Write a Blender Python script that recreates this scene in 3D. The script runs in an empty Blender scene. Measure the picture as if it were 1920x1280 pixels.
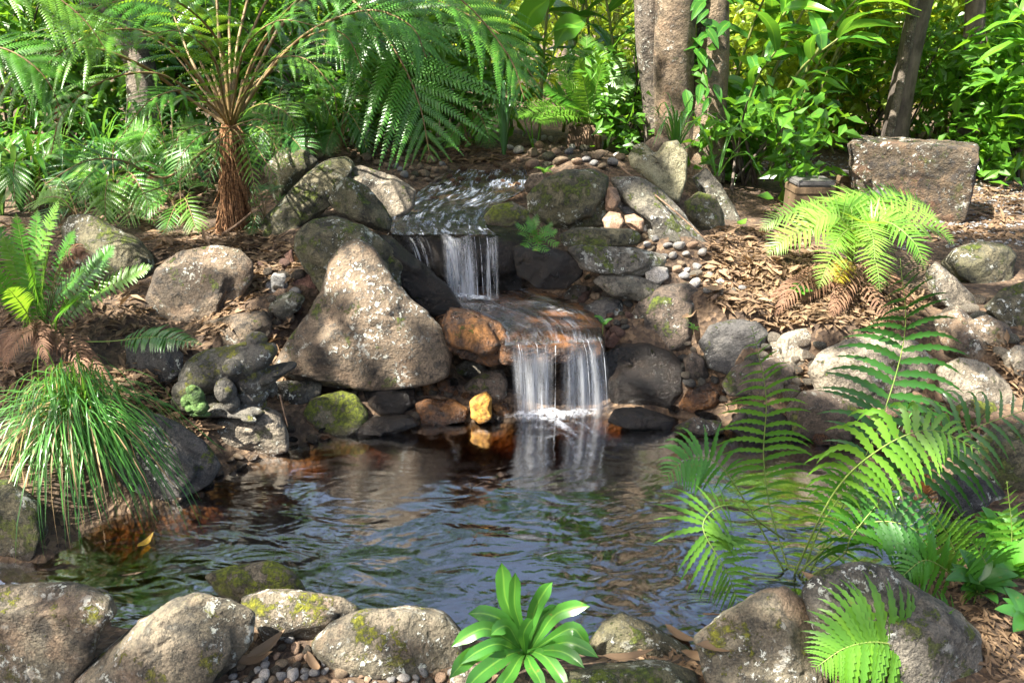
import bpy, math, random
import numpy as np
from mathutils import Vector, Matrix

# ------------------------------------------------------------------ camera, sky, sun, exposure
SC = bpy.context.scene
COL = SC.collection
F = 1500.0                       # focal length in photograph pixels (1920 wide)
PITCH = math.radians(21.5)
CAMZ = 1.5
SUN_DIR = np.array([-0.62, -0.30, 1.0]); SUN_DIR /= np.linalg.norm(SUN_DIR)   # towards the sun
SUN_EL = math.asin(SUN_DIR[2])

cam = bpy.data.cameras.new('camera')
cam.sensor_width = 36.0
cam.lens = F / 1920 * 36.0
cam.clip_start = 0.05
cam.clip_end = 500
camo = bpy.data.objects.new('camera', cam)
camo.location = (0, 0, CAMZ)
camo.rotation_euler = (math.pi / 2 - PITCH, 0, 0)
COL.objects.link(camo)
SC.camera = camo

w = bpy.data.worlds.new('World'); SC.world = w; w.use_nodes = True
nt = w.node_tree; nt.nodes.clear()
sky = nt.nodes.new('ShaderNodeTexSky'); sky.sky_type = 'NISHITA'; sky.sun_disc = False
sky.sun_elevation = SUN_EL
sky.sun_rotation = math.atan2(SUN_DIR[0], SUN_DIR[1])
sky.air_density = 1.0; sky.dust_density = 6.0; sky.ozone_density = 1.0
bg = nt.nodes.new('ShaderNodeBackground'); bg.inputs['Strength'].default_value = 0.085
wo = nt.nodes.new('ShaderNodeOutputWorld')
nt.links.new(sky.outputs[0], bg.inputs[0]); nt.links.new(bg.outputs[0], wo.inputs[0])

sun = bpy.data.lights.new('sun', 'SUN'); sun.energy = 5.0; sun.angle = math.radians(0.5); sun.color = (1.0, 0.94, 0.84)
suno = bpy.data.objects.new('sun', sun); COL.objects.link(suno)
suno.rotation_euler = Vector(-SUN_DIR).to_track_quat('-Z', 'Y').to_euler()
suno.location = (-4, -3, 9)

SC.view_settings.view_transform = 'Standard'; SC.view_settings.look = 'None'
SC.view_settings.exposure = 2.4; SC.view_settings.gamma = 1.0; SC.view_settings.use_curve_mapping = False
SC.render.engine = 'CYCLES'
cy = SC.cycles
cy.use_denoising = True
cy.max_bounces = 7; cy.diffuse_bounces = 3; cy.glossy_bounces = 3; cy.transmission_bounces = 4; cy.transparent_max_bounces = 12
cy.volume_bounces = 0
cy.caustics_reflective = False; cy.caustics_refractive = False
cy.sample_clamp_indirect = 4.0

# ------------------------------------------------------------------ photograph pixel -> place in the world
FWD = np.array([0, math.cos(PITCH), -math.sin(PITCH)])
UP = np.array([0, math.sin(PITCH), math.cos(PITCH)])
RT = np.array([1.0, 0, 0])
CAM = np.array([0, 0, CAMZ])
def ray(px, py): return FWD + RT * ((px - 960) / F) + UP * ((640 - py) / F)
def at_z(px, py, z):
    d = ray(px, py); return CAM + d * ((z - CAMZ) / d[2])
def at_Y(px, py, Y):
    d = ray(px, py); return CAM + d * (Y / d[1])

RNG = np.random.default_rng(7)
random.seed(7)

# ------------------------------------------------------------------ value noise
def _hash(ix, iy, iz):
    h = (ix * 374761393 + iy * 668265263 + iz * 2147483647 % 1274126177).astype(np.int64)
    h = (h ^ (h >> 13)) * 1274126177
    h = h ^ (h >> 16)
    return (h & 0xffffff).astype(np.float64) / 0xffffff
def vnoise(p):
    i = np.floor(p).astype(np.int64); f = p - i; f = f * f * (3 - 2 * f)
    x, y, z = i[..., 0], i[..., 1], i[..., 2]
    z = z * 101 + 7
    def c(a, b, d): return _hash(x + a, y + b, z + d * 101)
    fx, fy, fz = f[..., 0], f[..., 1], f[..., 2]
    x00 = c(0,0,0)*(1-fx)+c(1,0,0)*fx; x10 = c(0,1,0)*(1-fx)+c(1,1,0)*fx
    x01 = c(0,0,1)*(1-fx)+c(1,0,1)*fx; x11 = c(0,1,1)*(1-fx)+c(1,1,1)*fx
    return ((x00*(1-fy)+x10*fy)*(1-fz)+(x01*(1-fy)+x11*fy)*fz) * 2 - 1
def fbm(p, freq, octs=4, gain=0.5):
    s = 0; a = 1; t = 0
    for o in range(octs):
        s = s + a * vnoise(p * freq + 17.3 * o); t += a; a *= gain; freq *= 2.03
    return s / t

# ------------------------------------------------------------------ mesh and object helpers
def mesh(name, verts, faces, smooth=True, uv=None):
    me = bpy.data.meshes.new(name)
    v = verts.tolist() if isinstance(verts, np.ndarray) else verts
    fc = faces.tolist() if isinstance(faces, np.ndarray) else faces
    me.from_pydata(v, [], fc)
    if smooth: me.polygons.foreach_set('use_smooth', np.ones(len(me.polygons), dtype=bool))
    if uv is not None:
        l = me.uv_layers.new(name='UVMap')
        idx = np.zeros(len(me.loops), dtype=np.int32); me.loops.foreach_get('vertex_index', idx)
        l.data.foreach_set('uv', np.asarray(uv, dtype=np.float32)[idx].ravel())
    me.update()
    return me
def tag(o, label=None, cat=None, group=None, kind=None):
    if label: o['label'] = label
    if cat: o['category'] = cat
    if group: o['group'] = group
    if kind: o['kind'] = kind
    return o
def obj(name, me, mat=None, parent=None, loc=None):
    o = bpy.data.objects.new(name, me); COL.objects.link(o)
    if mat is not None and me is not None and len(me.materials) == 0: me.materials.append(mat)
    if loc is not None: o.location = loc
    if parent is not None: o.parent = parent
    return o
def empty(name, loc, label, cat, group=None):
    o = bpy.data.objects.new(name, None); COL.objects.link(o); o.location = loc
    o.empty_display_size = 0.05
    return tag(o, label, cat, group)
class MB:
    """collects vertex / face blocks into one mesh"""
    def __init__(s): s.v = []; s.f = []; s.n = 0; s.uv = []
    def add(s, v, f, uv=None):
        v = np.asarray(v, float).reshape(-1, 3); off = s.n
        s.v.append(v); s.n += len(v)
        if isinstance(f, np.ndarray): s.f.extend((f + off).tolist())
        else: s.f.extend([[i + off for i in q] for q in f])
        s.uv.append(np.zeros((len(v), 2)) if uv is None else np.asarray(uv, float).reshape(-1, 2))
    def build(s, name, smooth=True, origin=(0, 0, 0), uv=False):
        return mesh(name, np.concatenate(s.v) - np.asarray(origin), s.f, smooth, np.concatenate(s.uv) if uv else None)
def norm(v): return v / np.maximum(np.linalg.norm(v, axis=-1, keepdims=True), 1e-9)
def spline(P, n):
    """Catmull-Rom through P, n samples"""
    P = np.asarray(P, float); m = len(P)
    if m == 2: return P[0] + (P[1] - P[0]) * np.linspace(0, 1, n)[:, None]
    Q = np.vstack([2 * P[0] - P[1], P, 2 * P[-1] - P[-2]])
    t = np.linspace(0, m - 1 - 1e-9, n); i = t.astype(int); u = (t - i)[:, None]
    a, b, c, d = Q[i], Q[i + 1], Q[i + 2], Q[i + 3]
    return 0.5 * ((2 * b) + (c - a) * u + (2 * a - 5 * b + 4 * c - d) * u ** 2 + (3 * b - a - 3 * c + d) * u ** 3)
def frames(C, hint):
    T = norm(np.gradient(C, axis=0)); H = np.broadcast_to(np.asarray(hint, float), T.shape)
    Nn = norm(H - (H * T).sum(-1, keepdims=True) * T); S = np.cross(T, Nn)
    return T, Nn, S
def tube(mb, C, R, k=7, hint=(0.13, 0.98, 0.11)):
    C = np.asarray(C, float); n = len(C); R = np.broadcast_to(np.asarray(R, float), (n,))
    T, Nn, S = frames(C, hint)
    a = np.linspace(0, 2 * math.pi, k, endpoint=False)
    V = C[:, None] + R[:, None, None] * (np.cos(a)[None, :, None] * Nn[:, None] + np.sin(a)[None, :, None] * S[:, None])
    f = [[i * k + j, i * k + (j + 1) % k, (i + 1) * k + (j + 1) % k, (i + 1) * k + j] for i in range(n - 1) for j in range(k)]
    f.append(list(range(k))[::-1]); f.append([(n - 1) * k + j for j in range(k)])
    uv = np.stack(np.broadcast_arrays(np.arange(k)[None, :] / k, np.linspace(0, 1, n)[:, None]), -1)
    mb.add(V, f, uv)
def blade(mb, P, width, hint=(0, -0.3, 1), n=10, fold=0.25, prof=None, across=4, wavy=0.0):
    """a leaf blade: curve P, maximum width, folded along its midrib"""
    C = spline(P, n); T, Nn, S = frames(C, hint); t = np.linspace(0, 1, n)
    if prof is None: pr = np.sin(math.pi * np.clip(t, 0, 1) ** 0.75) ** 0.8
    elif prof == 'strap': pr = np.minimum(1, 6 * t + 0.3) * np.minimum(1, (1 - t) * 3.0) ** 0.8
    else: pr = prof(t)
    pr = np.maximum(pr, 0.015)
    u = np.linspace(-1, 1, across + 1)
    wv = wavy * width * np.sin(t * 19 + P[0][0] * 50)[:, None] * np.abs(u)[None, :]
    V = C[:, None] + S[:, None] * (u[None, :, None] * width / 2 * pr[:, None, None]) \
        + Nn[:, None] * (((np.abs(u)[None, :] * fold * width / 2 * pr[:, None]) + wv)[..., None])
    a = across + 1
    f = [[i * a + j, i * a + j + 1, (i + 1) * a + j + 1, (i + 1) * a + j] for i in range(n - 1) for j in range(across)]
    uv = np.stack(np.broadcast_arrays((u[None, :] + 1) / 2, t[:, None]), -1)
    mb.add(V, f, uv)

# ------------------------------------------------------------------ materials
class NT:
    def __init__(s, name):
        s.m = bpy.data.materials.new(name); s.m.use_nodes = True; s.t = s.m.node_tree; s.t.nodes.clear()
    def n(s, kind, props=None, **inp):
        nd = s.t.nodes.new('ShaderNode' + kind)
        for k, v in (props or {}).items(): setattr(nd, k, v)
        for k, v in inp.items():
            key = k.replace('_', ' ')
            sock = nd.inputs[int(k[1:])] if k[0] == 'i' and k[1:].isdigit() else nd.inputs[key]
            s.set(sock, v)
        return nd
    def set(s, sock, v):
        if hasattr(v, 'outputs'): s.t.links.new(v.outputs[0], sock)
        elif hasattr(v, 'is_output'): s.t.links.new(v, sock)
        else:
            if isinstance(v, tuple) and len(v) == 3 and sock.type == 'RGBA': v = (*v, 1)
            sock.default_value = v
    def noise(s, vec, scale, detail=4, rough=0.55, dist=0.0):
        return s.n('TexNoise', Vector=vec, Scale=scale, Detail=detail, Roughness=rough, Distortion=dist).outputs['Fac']
    def rng(s, v, a, b, c=0.0, d=1.0, smooth=True):
        nd = s.n('MapRange', {'clamp': True, 'interpolation_type': 'SMOOTHSTEP' if smooth else 'LINEAR'})
        for k, x in zip(('Value', 'From Min', 'From Max', 'To Min', 'To Max'), (v, a, b, c, d)): s.set(nd.inputs[k], x)
        return nd.outputs[0]
    def mix(s, f, a, b, mode='MIX'):
        nd = s.n('Mix', {'data_type': 'RGBA', 'blend_type': mode}); s.set(nd.inputs[0], f); s.set(nd.inputs[6], a); s.set(nd.inputs[7], b)
        return nd.outputs[2]
    def math(s, op, a, b=0.0):
        nd = s.n('Math', {'operation': op}); s.set(nd.inputs[0], a); s.set(nd.inputs[1], b); return nd.outputs[0]
    def out(s, surf, vol=None):
        o = s.n('OutputMaterial'); s.set(o.inputs[0], surf)
        if vol is not None: s.set(o.inputs[1], vol)
        return s.m
    def coord(s, which='Object', spread=31.0):
        """object coordinates shifted by a random amount for each object"""
        tc = s.n('TexCoord').outputs[which]; oi = s.n('ObjectInfo').outputs['Random']
        off = s.math('MULTIPLY', oi, spread)
        cb = s.n('CombineXYZ', X=off, Y=off, Z=off)
        nd = s.n('VectorMath', {'operation': 'ADD'}); s.set(nd.inputs[0], tc); s.set(nd.inputs[1], cb.outputs[0])
        return nd.outputs[0]

def rockmat(name, c1, c2, c3, lichen=0.3, moss=0.2, wet=0.0, yellow=0.0, mossc=(0.115, 0.15, 0.012), warm=None, bump=1.0):
    dk = 0.74; c1, c2, c3 = [tuple(x * dk for x in c) for c in (c1, c2, c3)]; warm = tuple(x * dk for x in warm) if warm else None
    t = NT(name); v = t.coord()
    n1 = t.noise(v, 6.5, 5, 0.72); n2 = t.noise(v, 24, 5, 0.74); n3 = t.noise(v, 190, 2, 0.6)
    col = t.mix(t.rng(n1, 0.40, 0.60), c1, c2)
    col = t.mix(t.rng(n2, 0.47, 0.60, 0, 0.9), col, c3)
    if warm: col = t.mix(t.rng(t.noise(v, 7.5, 5, 0.6), 0.5, 0.68, 0, 0.8), col, warm)
    stain = t.rng(t.noise(v, 5.0, 6, 0.74, 0.8), 0.50, 0.62, 1.0, 0.38)
    col = t.mix(1.0, col, t.n('CombineColor', Red=stain, Green=stain, Blue=stain).outputs[0], 'MULTIPLY')
    grain = t.rng(n3, 0.25, 0.75, 0.58, 1.42, False)
    col = t.mix(1.0, col, t.n('CombineColor', Red=grain, Green=grain, Blue=grain).outputs[0], 'MULTIPLY')
    pits = t.rng(t.noise(v, 62, 4, 0.6), 0.30, 0.40, 0.45, 1.0)
    col = t.mix(1.0, col, t.n('CombineColor', Red=pits, Green=pits, Blue=pits).outputs[0], 'MULTIPLY')
    sep = t.n('SeparateXYZ', Vector=t.n('NewGeometry').outputs['Normal']); nz = sep.outputs['Z']
    hgt = t.math('ADD', t.math('MULTIPLY', n2, 0.6), t.math('MULTIPLY', t.noise(v, 75, 5, 0.65), 0.4))
    if lichen > 0:
        mask = t.rng(t.noise(v, 6.0, 3), 0.60 - 0.22 * lichen, 0.72 - 0.2 * lichen)
        spots = t.rng(t.noise(v, 48, 7, 0.72), 0.60 - 0.07 * lichen, 0.63 - 0.05 * lichen)
        big = t.math('MULTIPLY', t.rng(t.noise(v, 15, 6, 0.7), 0.60 - 0.04 * lichen, 0.63 - 0.04 * lichen), 0.75)
        lf = t.math('MULTIPLY', t.math('MAXIMUM', spots, big), mask)
        col = t.mix(t.math('MULTIPLY', lf, 0.85), col, t.mix(t.noise(v, 30, 2), (0.50, 0.53, 0.44), (0.66, 0.65, 0.58)))
    if moss > 0:
        up = t.rng(nz, -0.55, 0.85, 0.0, 1.0)
        mf = t.math('MULTIPLY', up, t.rng(t.noise(v, 11, 7, 0.74), 0.64 - 0.24 * moss, 0.69 - 0.23 * moss))
        edge = t.rng(t.noise(v, 110, 4, 0.7), 0.34, 0.48)
        mf = t.math('MULTIPLY', mf, t.math('ADD', t.math('MULTIPLY', edge, 0.7), 0.3))
        mc = t.mix(t.rng(t.noise(v, 70, 3), 0.35, 0.65), (mossc[0] * 0.45, mossc[1] * 0.5, mossc[2] * 0.6), (mossc[0] * 1.35, mossc[1] * 1.35, mossc[2]))
        col = t.mix(mf, col, mc)
        film = t.math('MULTIPLY', t.rng(t.noise(v, 3.2, 4), 0.62 - 0.3 * moss, 0.85 - 0.25 * moss), 0.55 * min(1, moss * 1.4))
        col = t.mix(film, col, t.mix(1.0, col, (0.62, 0.72, 0.28), 'MULTIPLY'))
        hgt = t.math('ADD', hgt, t.math('MULTIPLY', mf, t.math('MULTIPLY', t.noise(v, 210, 3, 0.7), 0.9)))
    # damp band where the stone meets the pond
    pz = t.n('SeparateXYZ', Vector=t.n('NewGeometry').outputs['Position']).outputs['Z']
    wb = t.rng(t.math('ADD', pz, t.math('MULTIPLY', n2, 0.05)), 0.035, 0.075, 1.0, 0.0)
    wf = t.math('MAXIMUM', wb, wet) if wet < 1 else wb
    if wet > 0: wf = t.math('MAXIMUM', wb, t.rng(n1, 0.75 - 0.75 * wet, 0.9 - 0.65 * wet))
    col = t.mix(wf, col, t.mix(1.0, col, (0.36, 0.31, 0.27), 'MULTIPLY'))
    rough = t.rng(wf, 0, 1, 0.85, 0.22, False)
    b = t.n('Bump', Strength=1.0 * bump, Distance=0.03, Height=hgt)
    p = t.n('BsdfPrincipled', Base_Color=col, Roughness=rough, Normal=b)
    return t.out(p)

def leafmat(name, c1, c2, trans=0.4, rough=0.38, tcol=None, vein=False, spec=0.5):
    t = NT(name); oi = t.n('ObjectInfo').outputs['Random']; v = t.coord(spread=11)
    g = t.n('NewGeometry').outputs['Random Per Island']
    f = t.math('ADD', t.math('MULTIPLY', oi, 0.35), t.math('ADD', t.math('MULTIPLY', g, 0.45), t.math('MULTIPLY', t.noise(v, 6, 3), 0.3)))
    col = t.mix(t.rng(f, 0.1, 0.95, 0, 1, False), c1, c2)
    blem = t.math('MULTIPLY', t.rng(t.noise(v, 42, 4, 0.7), 0.62, 0.70), t.rng(t.noise(v, 5, 2), 0.45, 0.6, 0.1, 0.75))
    col = t.mix(blem, col, (0.20, 0.13, 0.035))
    if vein:
        uvx = t.n('SeparateXYZ', Vector=t.n('UVMap').outputs[0]).outputs['X']
        rib = t.rng(t.math('ABSOLUTE', t.math('SUBTRACT', uvx, 0.5)), 0.02, 0.07, 0.65, 0.0)
        col = t.mix(rib, col, (min(1, c2[0] * 1.8 + .03), min(1, c2[1] * 1.5), c2[2] * 1.5))
    if tcol is None: tcol = (c2[0] * 2.0 + 0.03, c2[1] * 1.6 + 0.01, c2[2] * 0.9)
    p = t.n('BsdfPrincipled', Base_Color=col, Roughness=rough, Specular_IOR_Level=spec)
    tr = t.n('BsdfTranslucent', Color=t.mix(0.5, tcol, t.mix(1.0, col, (2.2, 1.8, 1.1), 'MULTIPLY')))
    return t.out(t.n('MixShader', i0=trans, i1=p, i2=tr))

def plain(name, c1, c2, rough=0.7, scale=20, bump=0.4, spec=0.4, stretch=None):
    t = NT(name); v = t.coord()
    if stretch:
        mp = t.n('Mapping'); t.set(mp.inputs['Vector'], v); mp.inputs['Scale'].default_value = stretch; v = mp.outputs[0]
    n = t.noise(v, scale, 6, 0.65); n2 = t.noise(v, scale * 5, 4, 0.6)
    col = t.mix(t.rng(n, 0.33, 0.67), c1, c2)
    b = t.n('Bump', Strength=bump, Distance=0.01, Height=t.math('ADD', n, t.math('MULTIPLY', n2, 0.5)))
    return t.out(t.n('BsdfPrincipled', Base_Color=col, Roughness=rough, Specular_IOR_Level=spec, Normal=b))
# ------------------------------------------------------------------ terrain
CP = [  # photograph pixel and height of the bare ground there
 (0,1280,.06),(300,1280,.07),(640,1230,.07),(640,1280,.07),(960,1280,.07),(1300,1280,.09),(1600,1280,.12),(1900,1280,.16),(1900,1150,.16),(1900,1050,.14),
 (150,860,.13),(50,800,.2),(250,700,.24),(350,760,.10),(420,745,.10),(500,770,.07),(100,650,.34),(300,640,.32),(200,560,.42),(480,560,.40),(420,610,.34),
 (380,450,.52),(250,440,.52),(430,430,.55),(100,430,.5),(550,500,.48),(600,420,.58),(700,380,.62),(640,330,.69),(560,290,.72),(750,310,.69),(300,350,.6),(100,350,.58),
 (-200,500,.5),(-200,350,.55),(-250,750,.3),(-300,1000,.2),(820,310,.67),
 (850,560,.29),(950,560,.29),(1050,560,.29),(1000,610,.24),(900,610,.24),(900,710,.06),(1100,710,.05),(1000,740,-.05),(780,640,.25),(700,690,.15),(640,740,.06),(780,740,.05),
 (880,400,.56),(800,390,.58),(950,390,.57),(900,340,.61),(980,330,.625),(850,325,.63),(1000,300,.71),(1100,300,.73),(900,275,.73),(1060,280,.75),
 (1050,480,.45),(1150,480,.48),(1150,540,.38),(1060,550,.32),(1170,590,.31),(1240,500,.48),(1270,440,.56),(1200,330,.67),(1330,440,.52),(1330,540,.43),
 (1400,560,.4),(1400,480,.46),(1450,420,.48),(1600,520,.43),(1550,590,.37),(1400,620,.32),(1300,690,.14),(1450,700,.17),(1350,750,.05),(1550,790,.05),(1700,780,.08),
 (1600,690,.22),(1800,700,.26),(1700,600,.35),(1900,640,.35),(1850,560,.4),(1900,460,.45),(1900,380,.47),(1500,330,.48),(1900,340,.48),(1850,830,.13),(1850,960,.1),(1850,760,.19)]
CPW = np.array([at_z(a, b, c) for a, b, c in CP] +
   [np.array(q, float) for q in [(-2,.4,.1),(0,.4,.08),(2,.4,.15),(-1,-1,.1),(2,-1,.1),(-4,1,.25),(4,1,.3),(4,3,.4),(-4,3.5,.5),(-3,6,.62),(0,6.3,.74),(-1.5,5.6,.74),(1,6.2,.68),(2.2,7,.52),
    (4,6.5,.49),(6,5,.47),(-6,5,.55),(0,8,.7),(-4,9,.65),(4,9,.5),(0,14,.6),(8,10,.5),(-9,10,.55),(-8,0,.3),(8,0,.3)]])
POND = np.array([at_z(a, b, 0.0)[:2] for a, b in [(545,828),(620,815),(700,800),(800,792),(960,788),(1140,775),(1270,780),(1370,803),(1480,822),(1640,836),(1755,880),(1768,960),(1745,1060),
   (1640,1120),(1500,1150),(1380,1180),(1290,1225),(1100,1225),(880,1200),(690,1165),(520,1150),(400,1150),(240,1185),(120,1130),(0,1110),(-150,1110),(-150,1045),(80,1055),(200,965),(330,935),(400,885),(470,862)]])
def pond_sd(x, y):
    """signed distance to the pond's edge, negative inside"""
    P = np.stack([x, y], -1)[..., None, :]; A = POND; B = np.roll(POND, -1, 0)
    e = B - A; wv = P - A
    t = np.clip((wv * e).sum(-1) / (e * e).sum(-1), 0, 1)
    d = np.sqrt(((wv - e * t[..., None]) ** 2).sum(-1)).min(-1)
    c1 = (A[:, 1] <= P[..., 1]) & (B[:, 1] > P[..., 1]); c2 = (A[:, 1] > P[..., 1]) & (B[:, 1] <= P[..., 1])
    cr = e[:, 0] * wv[..., 1] - e[:, 1] * wv[..., 0]
    wn = ((c1 & (cr > 0)).sum(-1) - (c2 & (cr < 0)).sum(-1))
    return np.where(wn != 0, -d, d)
def base_h(x, y):
    d2 = (x[..., None] - CPW[:, 0]) ** 2 + (y[..., None] - CPW[:, 1]) ** 2
    wt = 1.0 / (d2 + 0.006) ** 1.9
    return (wt * CPW[:, 2]).sum(-1) / wt.sum(-1)
def height(x, y, bumps=True):
    x = np.asarray(x, float); y = np.asarray(y, float)
    out = np.empty(x.shape); fx = x.ravel(); fy = y.ravel(); fo = np.empty(fx.shape)
    for i in range(0, len(fx), 20000):
        a, b = fx[i:i + 20000], fy[i:i + 20000]
        h = base_h(a, b); sd = pond_sd(a, b)
        far = np.hypot(a, b - 3)
        if bumps:
            p = np.stack([a, b, a * 0], -1)
            h = h + 0.022 * fbm(p, 2.2, 4) + 0.008 * fbm(p, 14, 2)
        k = np.clip(sd / 0.16, 0, 1); k = k * k * (3 - 2 * k)
        ho = 0.012 + (np.maximum(h, 0.03) - 0.012) * k
        sc = 0.16 + 0.55 * np.clip((-0.55 - a) / 0.3, 0, 1) * np.clip((b - 2.25) / 0.2, 0, 1)
        hi = -0.30 * (1 - np.exp(np.minimum(sd, 0) / sc)) + 0.012
        fo[i:i + 20000] = np.where(sd < 0, hi, ho)
    return fo.reshape(x.shape)
def ground(px, py, water=True):
    """where the ray through a pixel meets the ground (or the pond)"""
    d = ray(px, py); t = np.linspace(1.0, 14, 900)
    P = CAM + d * t[:, None]; h = height(P[:, 0], P[:, 1], False)
    if water: h = np.maximum(h, 0)
    i = np.argmax(P[:, 2] < h)
    if not (P[:, 2] < h).any(): i = -1
    return P[i], t[i]

ax = np.concatenate([np.linspace(-60, -8, 14)[:-1], np.linspace(-8, -3.2, 30)[:-1], np.linspace(-3.2, 3.6, 230), np.linspace(3.6, 9, 32)[1:], np.linspace(9, 60, 14)[1:]])
ay = np.concatenate([np.linspace(-40, -2, 10)[:-1], np.linspace(-2, 1.0, 18)[:-1], np.linspace(1.0, 5.6, 170), np.linspace(5.6, 9, 45)[1:], np.linspace(9, 18, 20)[1:], np.linspace(18, 160, 16)[1:]])
GX, GY = np.meshgrid(ax, ay); GZ = height(GX, GY)
nx, ny = len(ax), len(ay)
I = np.arange(nx * ny).reshape(ny, nx)
gf = np.stack([I[:-1, :-1], I[:-1, 1:], I[1:, 1:], I[1:, :-1]], -1).reshape(-1, 4)

def groundmat():
    t = NT('soil_and_leaf_mould'); v = t.n('TexCoord').outputs['Object']
    n1 = t.noise(v, 1.7, 6, 0.6); n2 = t.noise(v, 26, 6, 0.7)
    col = t.mix(t.rng(n1, 0.35, 0.65), (0.035, 0.022, 0.013), (0.075, 0.048, 0.03))
    vo = t.n('TexVoronoi', {'feature': 'F1'}, Scale=46.0, Randomness=1.0); t.set(vo.inputs['Vector'], v)
    chip = t.mix(t.n('SeparateColor', Color=vo.outputs['Color']).outputs[0], (0.025, 0.015, 0.009), (0.17, 0.11, 0.062))
    col = t.mix(t.rng(n2, 0.35, 0.6, 0.15, 0.95), col, chip)
    sepz = t.n('SeparateXYZ', Vector=v).outputs['Z']
    col = t.mix(t.rng(sepz, -0.06, 0.02, 1, 0), col, t.mix(t.noise(v, 9, 5), (0.08, 0.05, 0.025), (0.30, 0.20, 0.10)))
    b = t.n('Bump', Strength=0.9, Distance=0.02, Height=t.math('ADD', n2, t.math('MULTIPLY', vo.outputs['Distance'], 0.8)))
    return t.out(t.n('BsdfPrincipled', Base_Color=col, Roughness=0.92, Normal=b))
tag(obj('ground', mesh('ground', np.stack([GX, GY, GZ], -1).reshape(-1, 3), gf), groundmat()), 'brown soil and leaf mould of the garden', 'ground', kind='structure')

# ------------------------------------------------------------------ water
def watermat(name, vol=True, ripple=1.0, tint=(0.97, 0.95, 0.92), rough=0.10):
    t = NT(name); tc = t.n('TexCoord').outputs['Object']
    mp = t.n('Mapping'); t.set(mp.inputs['Vector'], tc); mp.inputs['Scale'].default_value = (1.0, 1.9, 1.0)
    v = mp.outputs[0]
    a = t.noise(v, 2.4, 1, 0.5, 1.8); b = t.noise(v, 5.2, 1, 0.5, 2.6); c = t.noise(v, 12, 1, 0.5, 2.0)
    h = t.math('ADD', t.math('MULTIPLY', a, 1.0), t.math('ADD', t.math('MULTIPLY', b, 0.34), t.math('MULTIPLY', c, 0.05)))
    yy = t.n('SeparateXYZ', Vector=tc)            # stirred in the near half, calmer under the far bank
    amp = t.rng(t.math('ADD', yy.outputs['Y'], t.math('MULTIPLY', t.noise(tc, 1.7, 2), 0.6)), 2.35, 2.95, 1.0, 0.16)
    h = t.math('MULTIPLY', h, amp)
    bp = t.n('Bump', Strength=1.0, Distance=0.015 * ripple, Height=h)
    fr = t.math('MULTIPLY', t.n('Fresnel', IOR=1.45, Normal=bp).outputs[0], 4.8)
    gl = t.n('BsdfGlossy', Color=(1, 1, 1), Roughness=rough, Normal=bp)
    tr = t.n('BsdfTransparent', Color=tint)
    s = t.n('MixShader', i0=fr, i1=tr, i2=gl)
    if not vol: return t.out(s)
    return t.out(s, t.n('VolumeAbsorption', Color=(0.68, 0.44, 0.16), Density=17.0))
x0, x1, y0, y1 = -2.6, 2.6, 1.45, 3.02
px_ = [(x0, y0), (x1, y0), (x1, y1), (x0, y1)]
wv = [(a, b, 0.0) for a, b in px_] + [(a, b, -0.6) for a, b in px_]
wfc = [[0, 1, 2, 3], [7, 6, 5, 4], [0, 4, 5, 1], [1, 5, 6, 2], [2, 6, 7, 3], [3, 7, 4, 0]]
tag(obj('pond_water', mesh('pond_water', wv, wfc, False), watermat('tea_brown_pond_water')), 'dark tea-brown pond water reflecting the sky', 'water', kind='structure')

def sheet(rows, ncol=24, wob=0.0, name='sheet'):
    """rows: list of (left point, right point); a grid between them with uv along the flow"""
    L = spline([r[0] for r in rows], 5 * len(rows)); R = spline([r[1] for r in rows], 5 * len(rows))
    u = np.linspace(0, 1, ncol); V = L[:, None] * (1 - u)[None, :, None] + R[:, None] * u[None, :, None]
    if wob: V[..., 2] += wob * fbm(V * np.array([1, 1, 0.3]), 16, 3)
    m = len(L); I = np.arange(m * ncol).reshape(m, ncol)
    f = np.stack([I[:-1, :-1], I[:-1, 1:], I[1:, 1:], I[1:, :-1]], -1).reshape(-1, 4)
    uv = np.stack(np.broadcast_arrays(u[None, :], np.linspace(0, 1, m)[:, None]), -1).reshape(-1, 2)
    return mesh(name, V.reshape(-1, 3), f, True, uv)
def streammat(name, su, sv, foam=0.5, ripple=1.0, seed=0.0, tint=(0.6, 0.55, 0.5)):
    """shallow running water: clear film, foam and painted sky-sheen streaks drawn out along the flow"""
    t = NT(name); uv = t.n('UVMap').outputs[0]
    mp = t.n('Mapping'); t.set(mp.inputs['Vector'], uv); mp.inputs['Scale'].default_value = (su, sv, 1); mp.inputs['Location'].default_value = (seed, seed, 0)
    v = mp.outputs[0]
    a = t.noise(v, 1.0, 5, 0.6, 0.8); b = t.noise(v, 3.1, 4, 0.6, 0.5)
    h = t.math('ADD', a, t.math('MULTIPLY', b, 0.5))
    bp = t.n('Bump', Strength=1.0, Distance=0.03 * ripple, Height=h)
    fr = t.math('MULTIPLY', t.n('Fresnel', IOR=1.34, Normal=bp).outputs[0], 0.38)
    gl = t.n('BsdfGlossy', Color=(1, 1, 1), Roughness=0.10, Normal=bp)
    tr = t.n('BsdfTransparent', Color=tint)
    wfilm = t.n('MixShader', i0=fr, i1=tr, i2=gl)
    df = t.n('BsdfPrincipled', Base_Color=(0.55, 0.62, 0.74), Roughness=0.3, Normal=bp)  # bluish diffuse streaks: sky reflection painted in together with the foam
    fm = t.math('MULTIPLY', t.rng(t.math('ADD', t.math('MULTIPLY', a, 0.55), t.math('MULTIPLY', b, 0.45)), 0.47, 0.66), foam)
    return t.out(t.n('MixShader', i0=fm, i1=wfilm, i2=df))
srows = [(318,845,985),(335,818,990),(352,795,985),(370,775,960),(390,752,925),(410,735,915),(425,728,912),(440,735,930)]
def zrow(py): return 0.602 + (440 - py) / 120 * 0.055
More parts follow.
